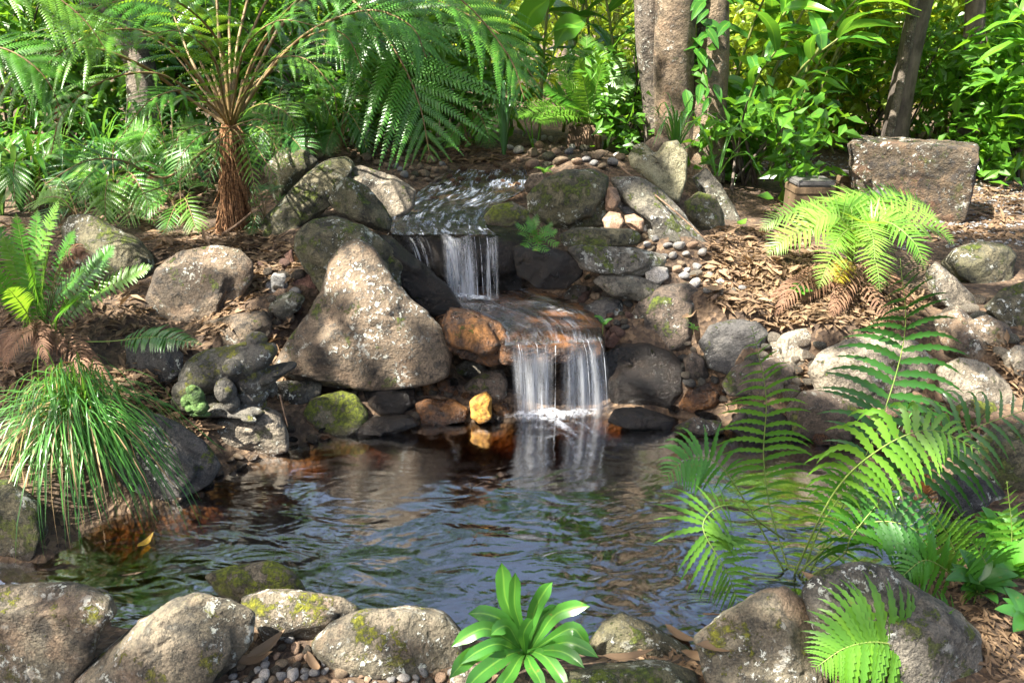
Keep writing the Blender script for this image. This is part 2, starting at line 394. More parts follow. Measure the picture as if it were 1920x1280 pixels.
stream = tag(obj('stream_water', sheet([(at_z(a, py, zrow(py)), at_z(b, py, zrow(py))) for py, a, b in srows], 40, 0.008, 'stream_water'), streammat('running_stream_water', 13, 7, 0.75, 2.2)),
    'shallow stream running over pebbles above the upper fall', 'water', kind='structure')
brows = [(538,800,985),(552,815,1010),(566,840,1055),(582,870,1092),(600,905,1112),(618,935,1126),(634,946,1128)]
obj('basin_water', sheet([(at_z(a, py, 0.338), at_z(b, py, 0.338)) for py, a, b in brows] + [(at_z(946, 648, .330), at_z(1130, 640, .330))], 40, 0.004, 'basin_water'), streammat('running_basin_water', 16, 1.6, 0.16, 0.6, 3.0, (0.92, 0.84, 0.72)))
tag(bpy.data.objects['basin_water'], 'thin water sliding over the orange ledge between the falls', 'water', kind='structure')

def fallmat(name, su, lo, hi, seed=0.0, top=0.25):
    t = NT(name); uv = t.n('UVMap').outputs[0]
    mp = t.n('Mapping'); t.set(mp.inputs['Vector'], uv); mp.inputs['Scale'].default_value = (su, 0.7, 1); mp.inputs['Location'].default_value = (seed, seed * 0.7, 0)
    a = t.noise(mp.outputs[0], 1.0, 5, 0.7); mp2 = t.n('Mapping'); t.set(mp2.inputs['Vector'], uv); mp2.inputs['Scale'].default_value = (su * 4, 9, 1)
    b = t.noise(mp2.outputs[0], 1.0, 3, 0.6)
    s = t.n('SeparateXYZ', Vector=uv)
    s2 = t.math('ADD', s.outputs['X'], t.math('MULTIPLY', t.math('SUBTRACT', b, 0.5), 0.10))
    edge = t.rng(t.math('ABSOLUTE', t.math('SUBTRACT', s2, 0.5)), 0.20, 0.5, 1, 0)
    st = t.rng(t.math('ADD', a, t.math('MULTIPLY', b, 0.12)), lo, hi)
    al = t.math('MULTIPLY', t.math('MULTIPLY', st, edge), t.rng(s.outputs['Y'], 0.0, 0.3, top, 0.72))
    d = t.n('BsdfPrincipled', Base_Color=(0.85, 0.88, 0.92), Roughness=0.25)
    d2 = t.n('BsdfTranslucent', Color=(0.80, 0.83, 0.88))
    w_ = t.n('MixShader', i0=0.4, i1=d, i2=d2)
    return t.out(t.n('MixShader', i0=al, i1=t.n('BsdfTransparent', Color=(0.97, 0.98, 1.0)), i2=w_))
def fall(root, lipL, lipR, botL, botR, zb, out, mat, name='curtain', nu=18, back=0.0):
    """a curtain of water leaping from a lip and falling; lip and foot given in photograph pixels"""
    m = 14; V = np.zeros((m, nu, 3)); u = np.linspace(0, 1, nu)
    for j, uu in enumerate(u):
        A = lipL * (1 - uu) + lipR * uu
        B = botL * (1 - uu) + botR * uu
        tt = np.linspace(0, 1, m); ff = np.sqrt(tt)
        wob = 0.006 * math.sin(uu * 23 + zb * 5) + 0.004 * math.sin(uu * 51)
        V[:, j, 0] = A[0] + (B[0] - A[0]) * ff
        V[:, j, 1] = A[1] + (B[1] - A[1] - out + wob) * ff + back
        V[:, j, 2] = A[2] + 0.008 * math.sin(uu * 9 + zb) + (zb - A[2]) * tt ** 1.0
    I = np.arange(m * nu).reshape(m, nu)
    f = np.stack([I[:-1, :-1], I[:-1, 1:], I[1:, 1:], I[1:, :-1]], -1).reshape(-1, 4)
    uv = np.stack(np.broadcast_arrays(u[None, :], np.linspace(0, 1, m)[:, None]), -1).reshape(-1, 2)
    o = np.array(root.location)
    return obj(name, mesh(name, V.reshape(-1, 3) - o, f, True, uv), mat, root)
def strands(root, items, mat, name='strand'):
    mb = MB(); o = np.array(root.location)
    for A, B, r in items:
        t = np.linspace(0, 1, 8); C = A + (B - A) * np.stack([np.sqrt(t), np.sqrt(t), t], -1)
        tube(mb, C, r * (0.6 + 0.5 * np.sin(t * 5 + A[0] * 90)), 5, (0, 1, 0.02))
    return tag(obj(name, mb.build(name, True, o), mat, root), kind='stuff')
def strandmat():
    t = NT('falling_water_strands'); v = t.n('TexCoord').outputs['Object']
    mp = t.n('Mapping'); t.set(mp.inputs['Vector'], v); mp.inputs['Scale'].default_value = (90, 90, 10)
    al = t.rng(t.noise(mp.outputs[0], 1.0, 3), 0.35, 0.65, 0.12, 0.7)
    d = t.n('BsdfPrincipled', Base_Color=(0.83, 0.86, 0.9), Roughness=0.15)
    return t.out(t.n('MixShader', i0=al, i1=t.n('BsdfTransparent'), i2=d))
STR = strandmat()
# lower fall, in two curtains with a gap
ly = 0.345
lf = empty('lower_waterfall', tuple(at_z(1045, 780, 0.0)), 'lower silvery waterfall dropping from the orange ledge into the pond', 'waterfall')
LA = at_z(948, 646, ly); LB = at_z(1042, 650, ly); LC = at_z(1047, 648, ly); LD = at_z(1128, 634, ly)
BA = at_z(962, 790, 0.0); BB = at_z(1040, 788, 0.0); BC = at_z(1048, 788, 0.0); BD = at_z(1150, 776, 0.0)
fall(lf, LA, LB, BA, BB, -0.01, 0.0, fallmat('waterfall_left_curtain', 5, 0.28, 0.9, 1.0))
fall(lf, LA, LB, BA, BB, -0.01, 0.0, fallmat('waterfall_left_veil', 10, 0.40, 0.80, 6.0), back=0.02)
fall(lf, LC, LD, BC, BD, -0.01, 0.0, fallmat('waterfall_right_curtain', 4.5, 0.30, 0.95, 2.3))
fall(lf, LC, LD, BC, BD, -0.01, 0.0, fallmat('waterfall_right_veil', 9, 0.40, 0.82, 4.1), back=0.025)
it = []
for k in range(5):
    u = RNG.random(); A = LA * (1 - u) + LB * u; B = BA * (1 - u) + BB * u; it.append((A + [0, RNG.normal(0, .008), .006], B + [0, RNG.normal(0, .012), 0], RNG.uniform(.0008, .0021)))
for k in range(5):
    u = RNG.random() ** 0.6; A = LC * (1 - u) + LD * u; B = BC * (1 - u) + BD * u; it.append((A + [0, RNG.normal(0, .008), .006], B + [RNG.normal(0, .006), RNG.normal(0, .014), 0], RNG.uniform(.0006, .0018)))
strands(lf, it, STR)
# upper fall
uf = empty('upper_waterfall', tuple(at_z(880, 540, 0.34)), 'upper small waterfall spilling over the black wet ledge', 'waterfall')
zu = 0.60
def P(a, b, z): return at_z(a, b, z)
for (l, r, bl, br, su, lo, hi, sd) in [(822,892,832,904,5,.32,.85,1.5),(826,890,838,900,9,.42,.8,7.5),(900,936,904,938,4,.44,.8,3.3),(738,800,775,830,9,.55,.75,5.2)]:
    A, B = P(l, 442, zu), P(r, 446, zu)
    zb = 0.335; C, D = at_z(bl, 560, zb), at_z(br, 564, zb)
    fall(uf, A, B, C, D, zb, 0.0, fallmat('upper_fall_curtain_%d' % int(sd * 10), su, lo, hi, sd, 0.35), back=RNG.uniform(0, .02))
it = []
for k in range(5):
    u = RNG.random(); l = 828 + u * 104
    it.append((P(l, 444, zu), at_z(l + 8 + RNG.normal(0, 2), 561, .335), RNG.uniform(.0006, .0018)))
strands(uf, it, STR)
# foam where the falls land
def foammat(name, lo=.5, hi=.72, su=(26, 26, 26), a=0.85):
    t = NT(name); uv = t.n('UVMap').outputs[0]; v = t.n('TexCoord').outputs['Object']
    s = t.n('SeparateXYZ', Vector=uv)
    mp = t.n('Mapping'); t.set(mp.inputs['Vector'], v); mp.inputs['Scale'].default_value = su
    n = t.noise(mp.outputs[0], 1.0, 6, 0.68, 0.8)
    fade = t.rng(s.outputs['X'], 0.05, 1.0, 0.0, 1.0)
    al = t.math('MULTIPLY', t.rng(t.math('ADD', n, t.math('MULTIPLY', fade, 0.28)), lo + .1, hi + .1), t.math('MULTIPLY', fade, a))
    d = t.n('BsdfPrincipled', Base_Color=(0.8, 0.83, 0.87), Roughness=0.4)
    return t.out(t.n('MixShader', i0=al, i1=t.n('BsdfTransparent'), i2=d))
def foam(root, path, wid, mat, hgt=0.02, z=0.0, name='foam'):
    """a low ridge of churned water along a path; uv x = 0 at its edge, 1 on its crest"""
    C = spline([at_z(a, b, z) for a, b in path], 26); T = norm(np.gradient(C, axis=0)); S = np.cross(T, [0, 0, 1.0])
    n = 13; u = np.linspace(-1, 1, n); e = np.sin(np.linspace(0.08, 0.97, len(C)) * math.pi) ** 0.6
    V = C[:, None] + S[:, None] * (u[None, :, None] * wid * e[:, None, None])
    pr = (1 - u ** 2)[None, :] * e[:, None]
    V[..., 2] = z + 0.004 + hgt * pr + 0.35 * hgt * fbm(V, 30, 3) * pr
    I = np.arange(len(C) * n).reshape(len(C), n)
    f = np.stack([I[:-1, :-1], I[:-1, 1:], I[1:, 1:], I[1:, :-1]], -1).reshape(-1, 4)
    uv = np.stack([pr, np.broadcast_to(np.linspace(0, 1, len(C))[:, None], pr.shape)], -1).reshape(-1, 2)
    return obj(name, mesh(name, V.reshape(-1, 3) - np.array(root.location), f, True, uv), mat, root)
FM = foammat('white_foam', .50, .80, (30, 30, 30), .7); FM2 = foammat('thin_foam', .60, .90, (40, 40, 40), .45)
foam(lf, [(940,788),(1000,792),(1060,790),(1158,776)], .075, FM, .05)
foam(lf, [(950,800),(1010,804),(1070,802),(1150,790)], .06, FM2, .012)
foam(lf, [(985,785),(1030,790),(1060,805),(1090,830)], .035, FM, .012)
foam(lf, [(1060,785),(1090,800),(1110,815),(1118,840)], .03, FM2, .010)
foam(lf, [(1040,800),(1072,830),(1080,860),(1080,880)], .025, FM2, .006)
foam(lf, [(1100,800),(1105,840),(1112,862),(1116,885)], .02, FM2, .006)
foam(uf, [(832,556),(880,562),(945,566)], .045, FM, .02, .335)
foam(uf, [(845,570),(900,576),(970,582)], .05, FM2, .008, .335)
foam(uf, [(925,575),(980,570),(1040,580),(1090,600)], .06, foammat('streaming_foam', .58, .8, (14, 50, 14), .3), .006, .335)
# ------------------------------------------------------------------ stones
def icosphere(sub):
    import bmesh
    bm = bmesh.new(); bmesh.ops.create_icosphere(bm, subdivisions=sub, radius=1.0)
    v = np.array([x.co[:] for x in bm.verts]); f = np.array([[q.index for q in fc.verts] for fc in bm.faces]); bm.free()
    return v, f
ICO = {s: icosphere(s) for s in (2, 3, 4, 5, 6)}
RM = {
 'tan':    rockmat('tan_sandstone', (.16,.12,.078), (.23,.17,.112), (.055,.046,.035), .6, .26, warm=(.25,.165,.10)),
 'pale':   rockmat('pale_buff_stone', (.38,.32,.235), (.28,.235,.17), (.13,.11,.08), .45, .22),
 'olive':  rockmat('olive_lichened_stone', (.12,.11,.058), (.18,.155,.09), (.05,.048,.03), .6, .5),
 'grey':   rockmat('grey_stone', (.15,.135,.105), (.22,.195,.15), (.07,.063,.05), .6, .38),
 'dark':   rockmat('dark_grey_stone', (.085,.08,.075), (.13,.12,.105), (.045,.043,.04), .4, .25),
 'mossy':  rockmat('moss_covered_stone', (.17,.145,.10), (.23,.19,.13), (.09,.075,.05), .25, .85, mossc=(.18,.21,.012)),
 'front':  rockmat('weathered_front_stone', (.155,.135,.092), (.215,.175,.12), (.075,.066,.048), .6, .36, mossc=(.21,.21,.010), warm=(.25,.17,.105)),
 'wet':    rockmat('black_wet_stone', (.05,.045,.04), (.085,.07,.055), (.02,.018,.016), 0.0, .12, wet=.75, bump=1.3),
 'brownwet': rockmat('orange_brown_wet_stone', (.25,.11,.035), (.14,.068,.026), (.05,.03,.018), 0.0, .08, wet=.5, warm=(.42,.19,.05)),
 'damp':   rockmat('damp_brown_stone', (.115,.085,.06), (.175,.13,.095), (.055,.045,.034), .35, .38, wet=.2),
 'orange': rockmat('ochre_stone', (.75,.40,.06), (.62,.31,.05), (.42,.2,.04), 0.1, 0.0, bump=.6),
 'peach':  rockmat('peach_pebble', (.40,.25,.15), (.46,.32,.21), (.26,.16,.10), .12, .05, bump=.5),
 'white':  rockmat('whitish_pebble', (.50,.46,.40), (.58,.54,.48), (.34,.31,.27), .1, .05, bump=.5),
 'greypeb': rockmat('grey_pebble', (.24,.235,.225), (.33,.315,.29), (.14,.135,.13), .2, .08, bump=.5),
 'brownpeb': rockmat('brown_pebble', (.20,.145,.09), (.28,.20,.125), (.11,.08,.05), .15, .2, bump=.5),
 'red':    rockmat('reddish_stone', (.22,.11,.075), (.27,.155,.11), (.10,.05,.04), .1, .05),
 'heart':  rockmat('heart_olive_stone', (.30,.28,.155), (.36,.33,.20), (.20,.18,.10), .5, .3),
 'bench':  rockmat('rough_hewn_block_stone', (.085,.065,.042), (.15,.105,.06), (.035,.03,.026), .5, .42, warm=(.20,.10,.05), bump=1.3),
}
def polar(poly, n=360, smooth=4):
    """radius of an outline about its centroid, as a function of angle"""
    p = np.asarray(poly, float); q = np.roll(p, -1, 0)
    cr = p[:, 0] * q[:, 1] - q[:, 0] * p[:, 1]; A = cr.sum() / 2
    c = ((p + q) * cr[:, None]).sum(0) / (6 * A)
    th = np.linspace(0, 2 * math.pi, n, endpoint=False); d = np.stack([np.cos(th), np.sin(th)], -1)
    e = q - p; o = p - c
    den = d[:, None, 0] * e[None, :, 1] - d[:, None, 1] * e[None, :, 0]
    den = np.where(np.abs(den) < 1e-9, 1e-9, den)
    t = (o[None, :, 0] * e[None, :, 1] - o[None, :, 1] * e[None, :, 0]) / den
    s = (o[None, :, 0] * d[:, None, 1] - o[None, :, 1] * d[:, None, 0]) / den
    r = np.where((s >= -1e-6) & (s <= 1 + 1e-6) & (t > 0), t, 0).max(1)
    r[r == 0] = r[r > 0].mean()
    for _ in range(smooth): r = (np.roll(r, 1) + 2 * r + np.roll(r, -1)) / 4
    return c, r
def facet(dirs, seed, n=11, lo=.58, hi=.95, p=14):
    g = np.random.default_rng(seed); N_ = norm(g.normal(size=(n, 3))); d = g.uniform(lo, hi, n)
    return (1 + ((np.maximum(dirs @ N_.T, 0) / d) ** p).sum(-1)) ** (-1.0 / p)
RSEED = [100]
def rock(poly, label, mat='grey', name='boulder', cat='boulder', depth=.85, back=.5, dY=0.0, n=2.8, fac=12, sharp=26, rough=1.0, sub=5, low=1.18, Y=None, group=None, flat=None, smooth=4, hor=0.6):
    """one stone: its outline as seen gives width and height, the depth axis runs away from the viewer into the bank"""
    RSEED[0] += 1; seed = RSEED[0]
    c, r = polar(poly, smooth=smooth)
    p = np.asarray(poly, float); yb = p[:, 1].max(); h = yb - p[:, 1].min()
    if Y is None:
        _, t = ground(c[0], yb - 0.10 * h)
    else: t = Y / ray(c[0], yb)[1]
    k = t / F; R = r.mean() * k; hd = depth * R
    t += dY + back * hd
    k = t / F; R = r.mean() * k; hd = depth * R
    V, fc = ICO[sub]
    u, v, wq = V[:, 0], V[:, 1], V[:, 2]          # v: down in the picture, w: away from the viewer
    ph = np.arctan2(v, u) % (2 * math.pi)
    rr = np.interp(ph, np.linspace(0, 2 * math.pi, 361), np.append(r, r[0]))
    sc = np.where(np.sin(ph) > 0, 1 + (low - 1) * np.sin(ph) ** 2, 1.0)
    rho = np.sqrt(u * u + v * v); rp = rho ** (2.0 / n); wp = np.sign(wq) * np.abs(wq) ** (2.0 / n)
    s = facet(V, seed, fac, p=sharp)
    bl = np.clip(np.abs(wq) / 0.55, 0, 1); bl = bl * bl * (3 - 2 * bl)
    s = 1 - (1 - s) * bl
    X = np.cos(ph) * rr * sc * rp * s * k; Yd = np.sin(ph) * rr * sc * rp * s * k; W = wp * hd * s
    vd = norm(ray(c[0], c[1])); hz = norm(np.array([vd[0], vd[1], 0])); ax_ = norm(vd * (1 - hor) + hz * hor)
    C = CAM + ray(c[0], c[1]) * t
    Pn = C + X[:, None] * RT - Yd[:, None] * UP + W[:, None] * ax_
    dirn = norm(Pn - C)
    Q = (Pn - C) / R + seed * 3.7
    Pn = Pn + dirn * (R * rough * (0.05 * fbm(Q, 1.7, 3) - 0.045 * np.abs(fbm(Q, 3.6, 3)) + 0.02 * fbm(Q, 9, 3) + 0.008 * fbm(Q, 24, 2)))[:, None]
    if sub >= 5:                                   # a few fine cracks running over the stone
        gc = np.random.default_rng(seed + 77)
        for _ in range(2 if sub == 5 else 4):
            nv = norm(gc.normal(size=3)); off = gc.uniform(-.5, .5); dd_ = ((Pn - C) / R) @ nv - off + .10 * fbm(Q, 2.5, 3); lim = np.clip((fbm(Q + 9, 1.1, 2) + .12) * 5, 0, 1)
            Pn = Pn - dirn * (R * gc.uniform(.018, .04) * rough * lim * np.exp(-(dd_ / .022) ** 2))[:, None]
    base = np.array([C[0], C[1], Pn[:, 2].min()])
    o = obj(name, mesh(name, Pn - base, fc), RM[mat], None, tuple(base))
    return tag(o, label, cat, group)
def slab(poly, z, thick, label, mat='wet', name='slab', cat='rock', n=4.0, sub=6, rough=1.0, over=0.0, smooth=3):
    """flat-topped ledge: outline of its top given where it lies at height z"""
    RSEED[0] += 1; seed = RSEED[0]
    W = np.array([at_z(a, b, z)[:2] for a, b in poly]); c, r = polar(W, smooth=smooth)
    V, fc = ICO[sub]; u, v, wq = V.T
    ph = np.arctan2(v, u) % (2 * math.pi); rr = np.interp(ph, np.linspace(0, 2 * math.pi, 361), np.append(r, r[0]))
    rho = np.sqrt(u * u + v * v); rp = rho ** (2 / n); wp = np.sign(wq) * np.abs(wq) ** (2 / n)
    rp = rp * np.where(wq < 0, 1 - over * np.abs(wp), 1.0)
    Pn = np.stack([c[0] + np.cos(ph) * rr * rp, c[1] + np.sin(ph) * rr * rp, z - thick / 2 + wp * thick / 2], -1)
    R = r.mean(); Q = Pn / 0.16 + seed * 3.1
    d = norm(Pn - np.array([c[0], c[1], z - thick / 2]))
    side = np.clip(1 - np.abs(d[:, 2]), 0.25, 1)
    Pn = Pn + d * (side * rough * (0.022 * fbm(Q, 1.2, 3) + 0.016 * np.abs(fbm(Q * np.array([1, 1, 2.2]), 2.6, 3)) + .004 * fbm(Q, 10, 2)))[:, None]
    base = np.array([c[0], c[1], Pn[:, 2].min()])
    return tag(obj(name, mesh(name, Pn - base, fc), RM[mat], None, tuple(base)), label, cat)

# --- ledges that carry the falls
slab([(722,405),(760,385),(860,372),(985,385),(1000,430),(960,448),(900,450),(830,444),(745,432),(722,420)],   .592, .30, 'black wet ledge under the upper waterfall', 'wet', 'ledge_rock', over=.25)
slab([(800,530),(980,525),(1085,560),(1135,600),(1130,632),(1040,646),(950,646),(880,625),(820,590)], .328, .11, 'orange-brown wet slab the lower waterfall slides over', 'brownwet', 'ledge_slab', n=5)
slab([(830,585),(880,590),(960,610),(1080,610),(1100,560),(960,540),(840,545)], .24, .34, 'dark rock hidden behind the lower waterfall', 'wet', 'ledge_rock', n=3.5, sub=5)
rock([(826,604),(842,576),(885,582),(940,606),(968,645),(955,676),(915,682),(868,668),(840,655)], 'cracked orange and black wet boulder left of the lower waterfall lip', 'brownwet', sub=5, Y=2.98, back=.35, low=1.1)
# --- left side of the falls
rock([(672,446),(702,464),(738,522),(772,562),(802,584),(832,618),(846,662),(838,702),(800,716),(700,718),(600,714),(532,702),(514,682),(535,642),(576,587),(602,542),(612,492),(640,458)],
     'biggest boulder, a tan triangle with white lichen left of the waterfalls', 'tan', sub=6, depth=.55, back=.55, n=2.6, fac=9, sharp=26, low=1.1, smooth=2, Y=2.93, rough=.55)
rock([(548,470),(553,440),(582,412),(628,405),(685,427),(725,452),(765,490),(740,560),(650,570),(600,540),(570,505)], 'olive rounded boulder behind the big triangular boulder', 'olive', Y=3.28, depth=.7)
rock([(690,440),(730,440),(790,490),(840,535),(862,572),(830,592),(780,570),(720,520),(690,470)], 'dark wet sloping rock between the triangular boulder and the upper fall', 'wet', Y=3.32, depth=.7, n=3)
rock([(614,376),(624,346),(648,330),(690,350),(720,384),(735,412),(728,432),(700,427),(660,407),(630,396)], 'olive tilted stone beside the stream mouth with a dark end', 'olive', depth=.8, Y=3.62)
rock([(478,445),(500,402),(540,362),(572,326),(612,299),(650,290),(668,306),(655,332),(632,352),(622,384),(600,402),(560,420),(548,462),(505,470)], 'long mossy boulder with fern shadows right of the tree fern', 'olive', depth=.7, Y=3.85)
rock([(640,318),(680,310),(740,330),(782,356),(774,388),(735,408),(690,385),(655,345)], 'pale sunlit flat stone above the stream mouth', 'pale', depth=.8, Y=3.95)
rock([(492,315),(528,278),(572,278),(598,300),(570,340),(520,375)], 'dark mossy boulder behind the tree fern trunk', 'olive', depth=.8, Y=4.4)
rock([(112,428),(130,404),(168,400),(216,425),(262,450),(290,482),(284,515),(230,535),(170,535),(128,505)], 'dark lichened boulder left of the tree fern foot', 'olive', depth=.8)
rock([(268,575),(290,502),(340,470),(400,459),(452,465),(478,492),(472,532),(442,572),(402,602),(340,620),(283,620)], 'broad rounded brown boulder below the tree fern', 'tan', depth=.6)
rock([(380,604),(440,590),(497,582),(510,602),(510,628),(482,654),(392,660),(382,632)], 'flat-faced brown stone above the frog statue', 'tan', 'stone', 'stone', depth=.7, fac=6, sharp=25)
rock([(236,652),(262,638),(320,638),(345,665),(342,694),(312,716),(260,714),(236,692)], 'shaded brown stone left of the frog statue', 'dark', 'stone', 'stone', depth=.8)
rock([(498,532),(514,512),(536,512),(542,536),(520,558),(500,550)], 'grey-green cobble left of the triangular boulder', 'greypeb', 'cobble', 'stone', sub=4)
rock([(546,526),(560,511),(580,510),(598,530),(586,552),(556,550)], 'round reddish cobble left of the triangular boulder', 'red', 'cobble', 'stone', sub=4)
rock([(499,580),(515,556),(550,545),(574,556),(562,582),(530,595),(504,592)], 'grey lichened cobble leaning on the triangular boulder', 'grey', 'cobble', 'stone', sub=4, dY=-.05)
rock([(511,552),(522,540),(538,541),(536,556),(520,560)], 'small orange pebble among the cobbles left of the triangular boulder', 'peach', 'cobble', 'stone', sub=4, dY=-.04)
rock([(533,478),(548,466),(553,494),(541,502)], 'small brick-red chip beside the olive boulder', 'red', 'cobble', 'stone', sub=4, fac=5, sharp=30)
rock([(388,802),(404,785),(450,778),(498,764),(526,775),(542,812),(541,842),(502,854),(440,850),(400,834)], 'pale mossy stone at the water under the frog statue', 'pale', 'stone', 'stone', depth=.7, dY=-.02)
rock([(150,835),(196,782),(250,764),(302,775),(352,800),(392,835),(418,872),(392,904),(340,930),(300,952),(220,950),(165,905)], 'large dark bank rock behind the grass tuft', 'dark', depth=.6)
rock([(-50,902),(20,898),(72,940),(92,992),(72,1034),(42,1064),(0,1072),(-70,1066)], 'olive rock under the grass tuft at the left edge', 'olive', depth=.8, sub=5)
rock([(566,772),(580,750),(610,740),(640,732),(667,740),(692,772),(690,790),(670,808),(620,818),(575,808)], 'round stone with bright green moss at the pond edge', 'mossy', 'stone', 'stone', depth=.85)
rock([(510,716),(560,712),(606,712),(602,738),(562,758),(520,748)], 'flat layered stone below the triangular boulder', 'grey', 'stone', 'stone', depth=.9, n=3)
rock([(674,706),(690,699),(732,708),(776,720),(780,757),(760,774),(720,776),(684,758)], 'dark wet stone holding a yellow leaf', 'wet', 'stone', 'stone', n=3)
rock([(640,800),(700,782),(770,776),(790,795),(740,812),(660,822)], 'low black stone just breaking the pond surface', 'wet', 'stone', 'stone', depth=.8, sub=4)
rock([(778,757),(800,747),(852,750),(880,766),(877,788),(840,795),(785,795)], 'flat red-brown wet stone left of the ochre stone', 'brownwet', 'stone', 'stone', n=3)
rock([(847,692),(870,675),(902,678),(917,696),(892,714),(860,712)], 'speckled grey-brown stone left of the lower waterfall, upper one', 'grey', 'stone', 'stone', sub=4)
rock([(868,724),(905,695),(942,691),(954,716),(948,744),(915,750),(880,744)], 'speckled grey-brown stone left of the lower waterfall, nearest the falling water', 'damp', 'stone', 'stone', sub=4)
rock([(818,712),(845,710),(860,730),(847,752),(824,744)], 'shiny brown cobble between the triangular boulder and the ochre stone', 'brownwet', 'cobble', 'stone', sub=4)
rock([(790,720),(812,712),(824,730),(812,746),(794,742)], 'small amber cobble beside the stone with the yellow leaf', 'brownwet', 'cobble', 'stone', sub=4)
rock([(880,752),(890,742),(912,734),(923,746),(921,782),(900,790),(884,782)], 'bright ochre stone at the foot of the lower waterfall', 'orange', 'stone', 'stone', sub=4, fac=7, sharp=25, dY=-.05)
rock([(920,758),(945,750),(963,768),(952,782),(925,780)], 'wet amber stone between the ochre stone and the waterfall', 'brownwet', 'cobble', 'stone', sub=4)
# --- right side of the falls
rock([(986,366),(1018,336),(1060,318),(1112,317),(1142,330),(1142,372),(1132,420),(1090,425),(1030,417),(990,397)], 'angular green-grey boulder with white lichen right of the stream', 'olive', fac=6, sharp=26, depth=.85, smooth=2, Y=3.78, rough=.8)
rock([(906,406),(924,386),(960,377),(992,393),(994,414),(950,422),(914,420)], 'low mossy stone at the right side of the upper fall', 'mossy', 'stone', 'stone', sub=4, Y=3.66)
rock([(982,345),(995,326),(1018,323),(1027,340),(1010,362),(988,360)], 'tan rounded cobble behind the angular green-grey boulder', 'brownpeb', 'cobble', 'stone', sub=4, Y=4.1)
rock([(1134,372),(1140,350),(1156,352),(1164,375),(1150,395),(1136,392)], 'peach cobble against the angular boulder, upper one', 'peach', 'cobble', 'stone', sub=4, Y=3.8)
rock([(1128,412),(1142,396),(1164,400),(1171,415),(1162,430),(1136,430)], 'peach rounded cobble lying on the slab stack', 'peach', 'cobble', 'stone', sub=4, Y=3.66)
rock([(1170,404),(1188,400),(1208,412),(1205,432),(1188,430),(1172,418)], 'tan blocky cobble at the right end of the slab stack', 'peach', 'cobble', 'stone', sub=4, fac=5, sharp=26, Y=3.68)
rock([(1155,385),(1172,368),(1195,385),(1200,402),(1176,405)], 'grey flat cobble above the slab stack', 'greypeb', 'cobble', 'stone', sub=4, Y=3.9)
rock([(1046,440),(1080,427),(1190,430),(1203,441),(1197,457),(1150,462),(1056,460)], 'mossy slab on top of the stack right of the upper fall', 'olive', 'slab', 'slab', n=4, Y=3.5, depth=.9, sharp=22, low=1.05)
rock([(1062,464),(1085,457),(1182,463),(1254,480),(1244,502),(1200,518),(1130,514),(1088,502)], 'long pale slab in the middle of the stack right of the upper fall', 'grey', 'slab', 'slab', n=3.5, Y=3.42, depth=.8, sharp=22, low=1.05)
rock([(1110,527),(1130,512),(1190,515),(1238,530),(1243,550),(1210,565),(1150,557)], 'tilted mossy slab at the bottom of the stack', 'grey', 'slab', 'slab', n=3, Y=3.36, depth=.8, sharp=22, low=1.08)
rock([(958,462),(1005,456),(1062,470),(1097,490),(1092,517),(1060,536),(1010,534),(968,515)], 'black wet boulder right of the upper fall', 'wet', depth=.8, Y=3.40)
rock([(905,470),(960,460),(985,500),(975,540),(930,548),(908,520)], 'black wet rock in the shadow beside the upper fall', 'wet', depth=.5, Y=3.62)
rock([(1142,332),(1200,330),(1245,358),(1285,402),(1325,452),(1346,518),(1312,520),(1258,488),(1225,462),(1205,405),(1165,378)], 'long sloping sunlit slab with a mossy edge below the heart-shaped stone', 'grey', 'slab', 'slab', n=3.2, Y=3.75, depth=.6, smooth=3)
rock([(1177,292),(1188,272),(1208,266),(1221,285),(1232,285),(1246,266),(1270,262),(1290,290),(1287,338),(1271,380),(1236,356),(1202,328),(1182,312)], 'heart-shaped olive stone standing at the foot of the tree', 'heart', 'heart_stone', 'stone', depth=.5, n=3, Y=4.3, smooth=1, rough=.4, fac=4, low=1.05)
rock([(1208,268),(1225,256),(1250,258),(1262,268),(1240,284),(1218,284)], 'brown cobble lying behind the notch of the heart-shaped stone', 'brownpeb', 'cobble', 'stone', sub=4, Y=4.55)
rock([(1282,378),(1310,359),(1342,365),(1358,402),(1358,438),(1312,434),(1286,404)], 'mossy boulder below the tree, in front of the leaning slab', 'olive', depth=.9)
rock([(1296,332),(1324,314),(1352,345),(1378,390),(1388,418),(1355,424),(1318,372)], 'leaning grey slab against the tree foot', 'grey', 'slab', 'slab', depth=.6, Y=4.45)
rock([(1208,512),(1228,496),(1252,502),(1255,520),(1235,532),(1214,528)], 'round whitish lichened cobble at the end of the slab stack', 'white', 'cobble', 'stone', sub=4, dY=-.03)
rock([(1093,577),(1130,555),(1166,560),(1173,592),(1142,611),(1108,604)], 'dark angular stone right of the orange ledge', 'dark', 'stone', 'stone', fac=7, sharp=26)
rock([(1056,550),(1075,534),(1100,536),(1104,556),(1085,570),(1060,565)], 'brown cobble behind the orange ledge', 'damp', 'cobble', 'stone', sub=4)
rock([(1128,630),(1148,612),(1178,616),(1184,640),(1160,652),(1132,648)], 'dark red stone right of the lower waterfall lip', 'red', 'stone', 'stone', sub=4)
rock([(1180,592),(1200,560),(1240,535),(1290,529),(1322,550),(1332,582),(1312,622),(1280,648),(1250,660),(1210,644),(1188,622)], 'big brown boulder with a green flank right of the falls', 'damp', depth=.75, n=2.4)
rock([(1128,665),(1160,645),(1212,642),(1262,660),(1288,692),(1282,734),(1252,760),(1200,770),(1150,750),(1132,705)], 'dark wet boulder beside the foot of the lower waterfall', 'wet', depth=.75)
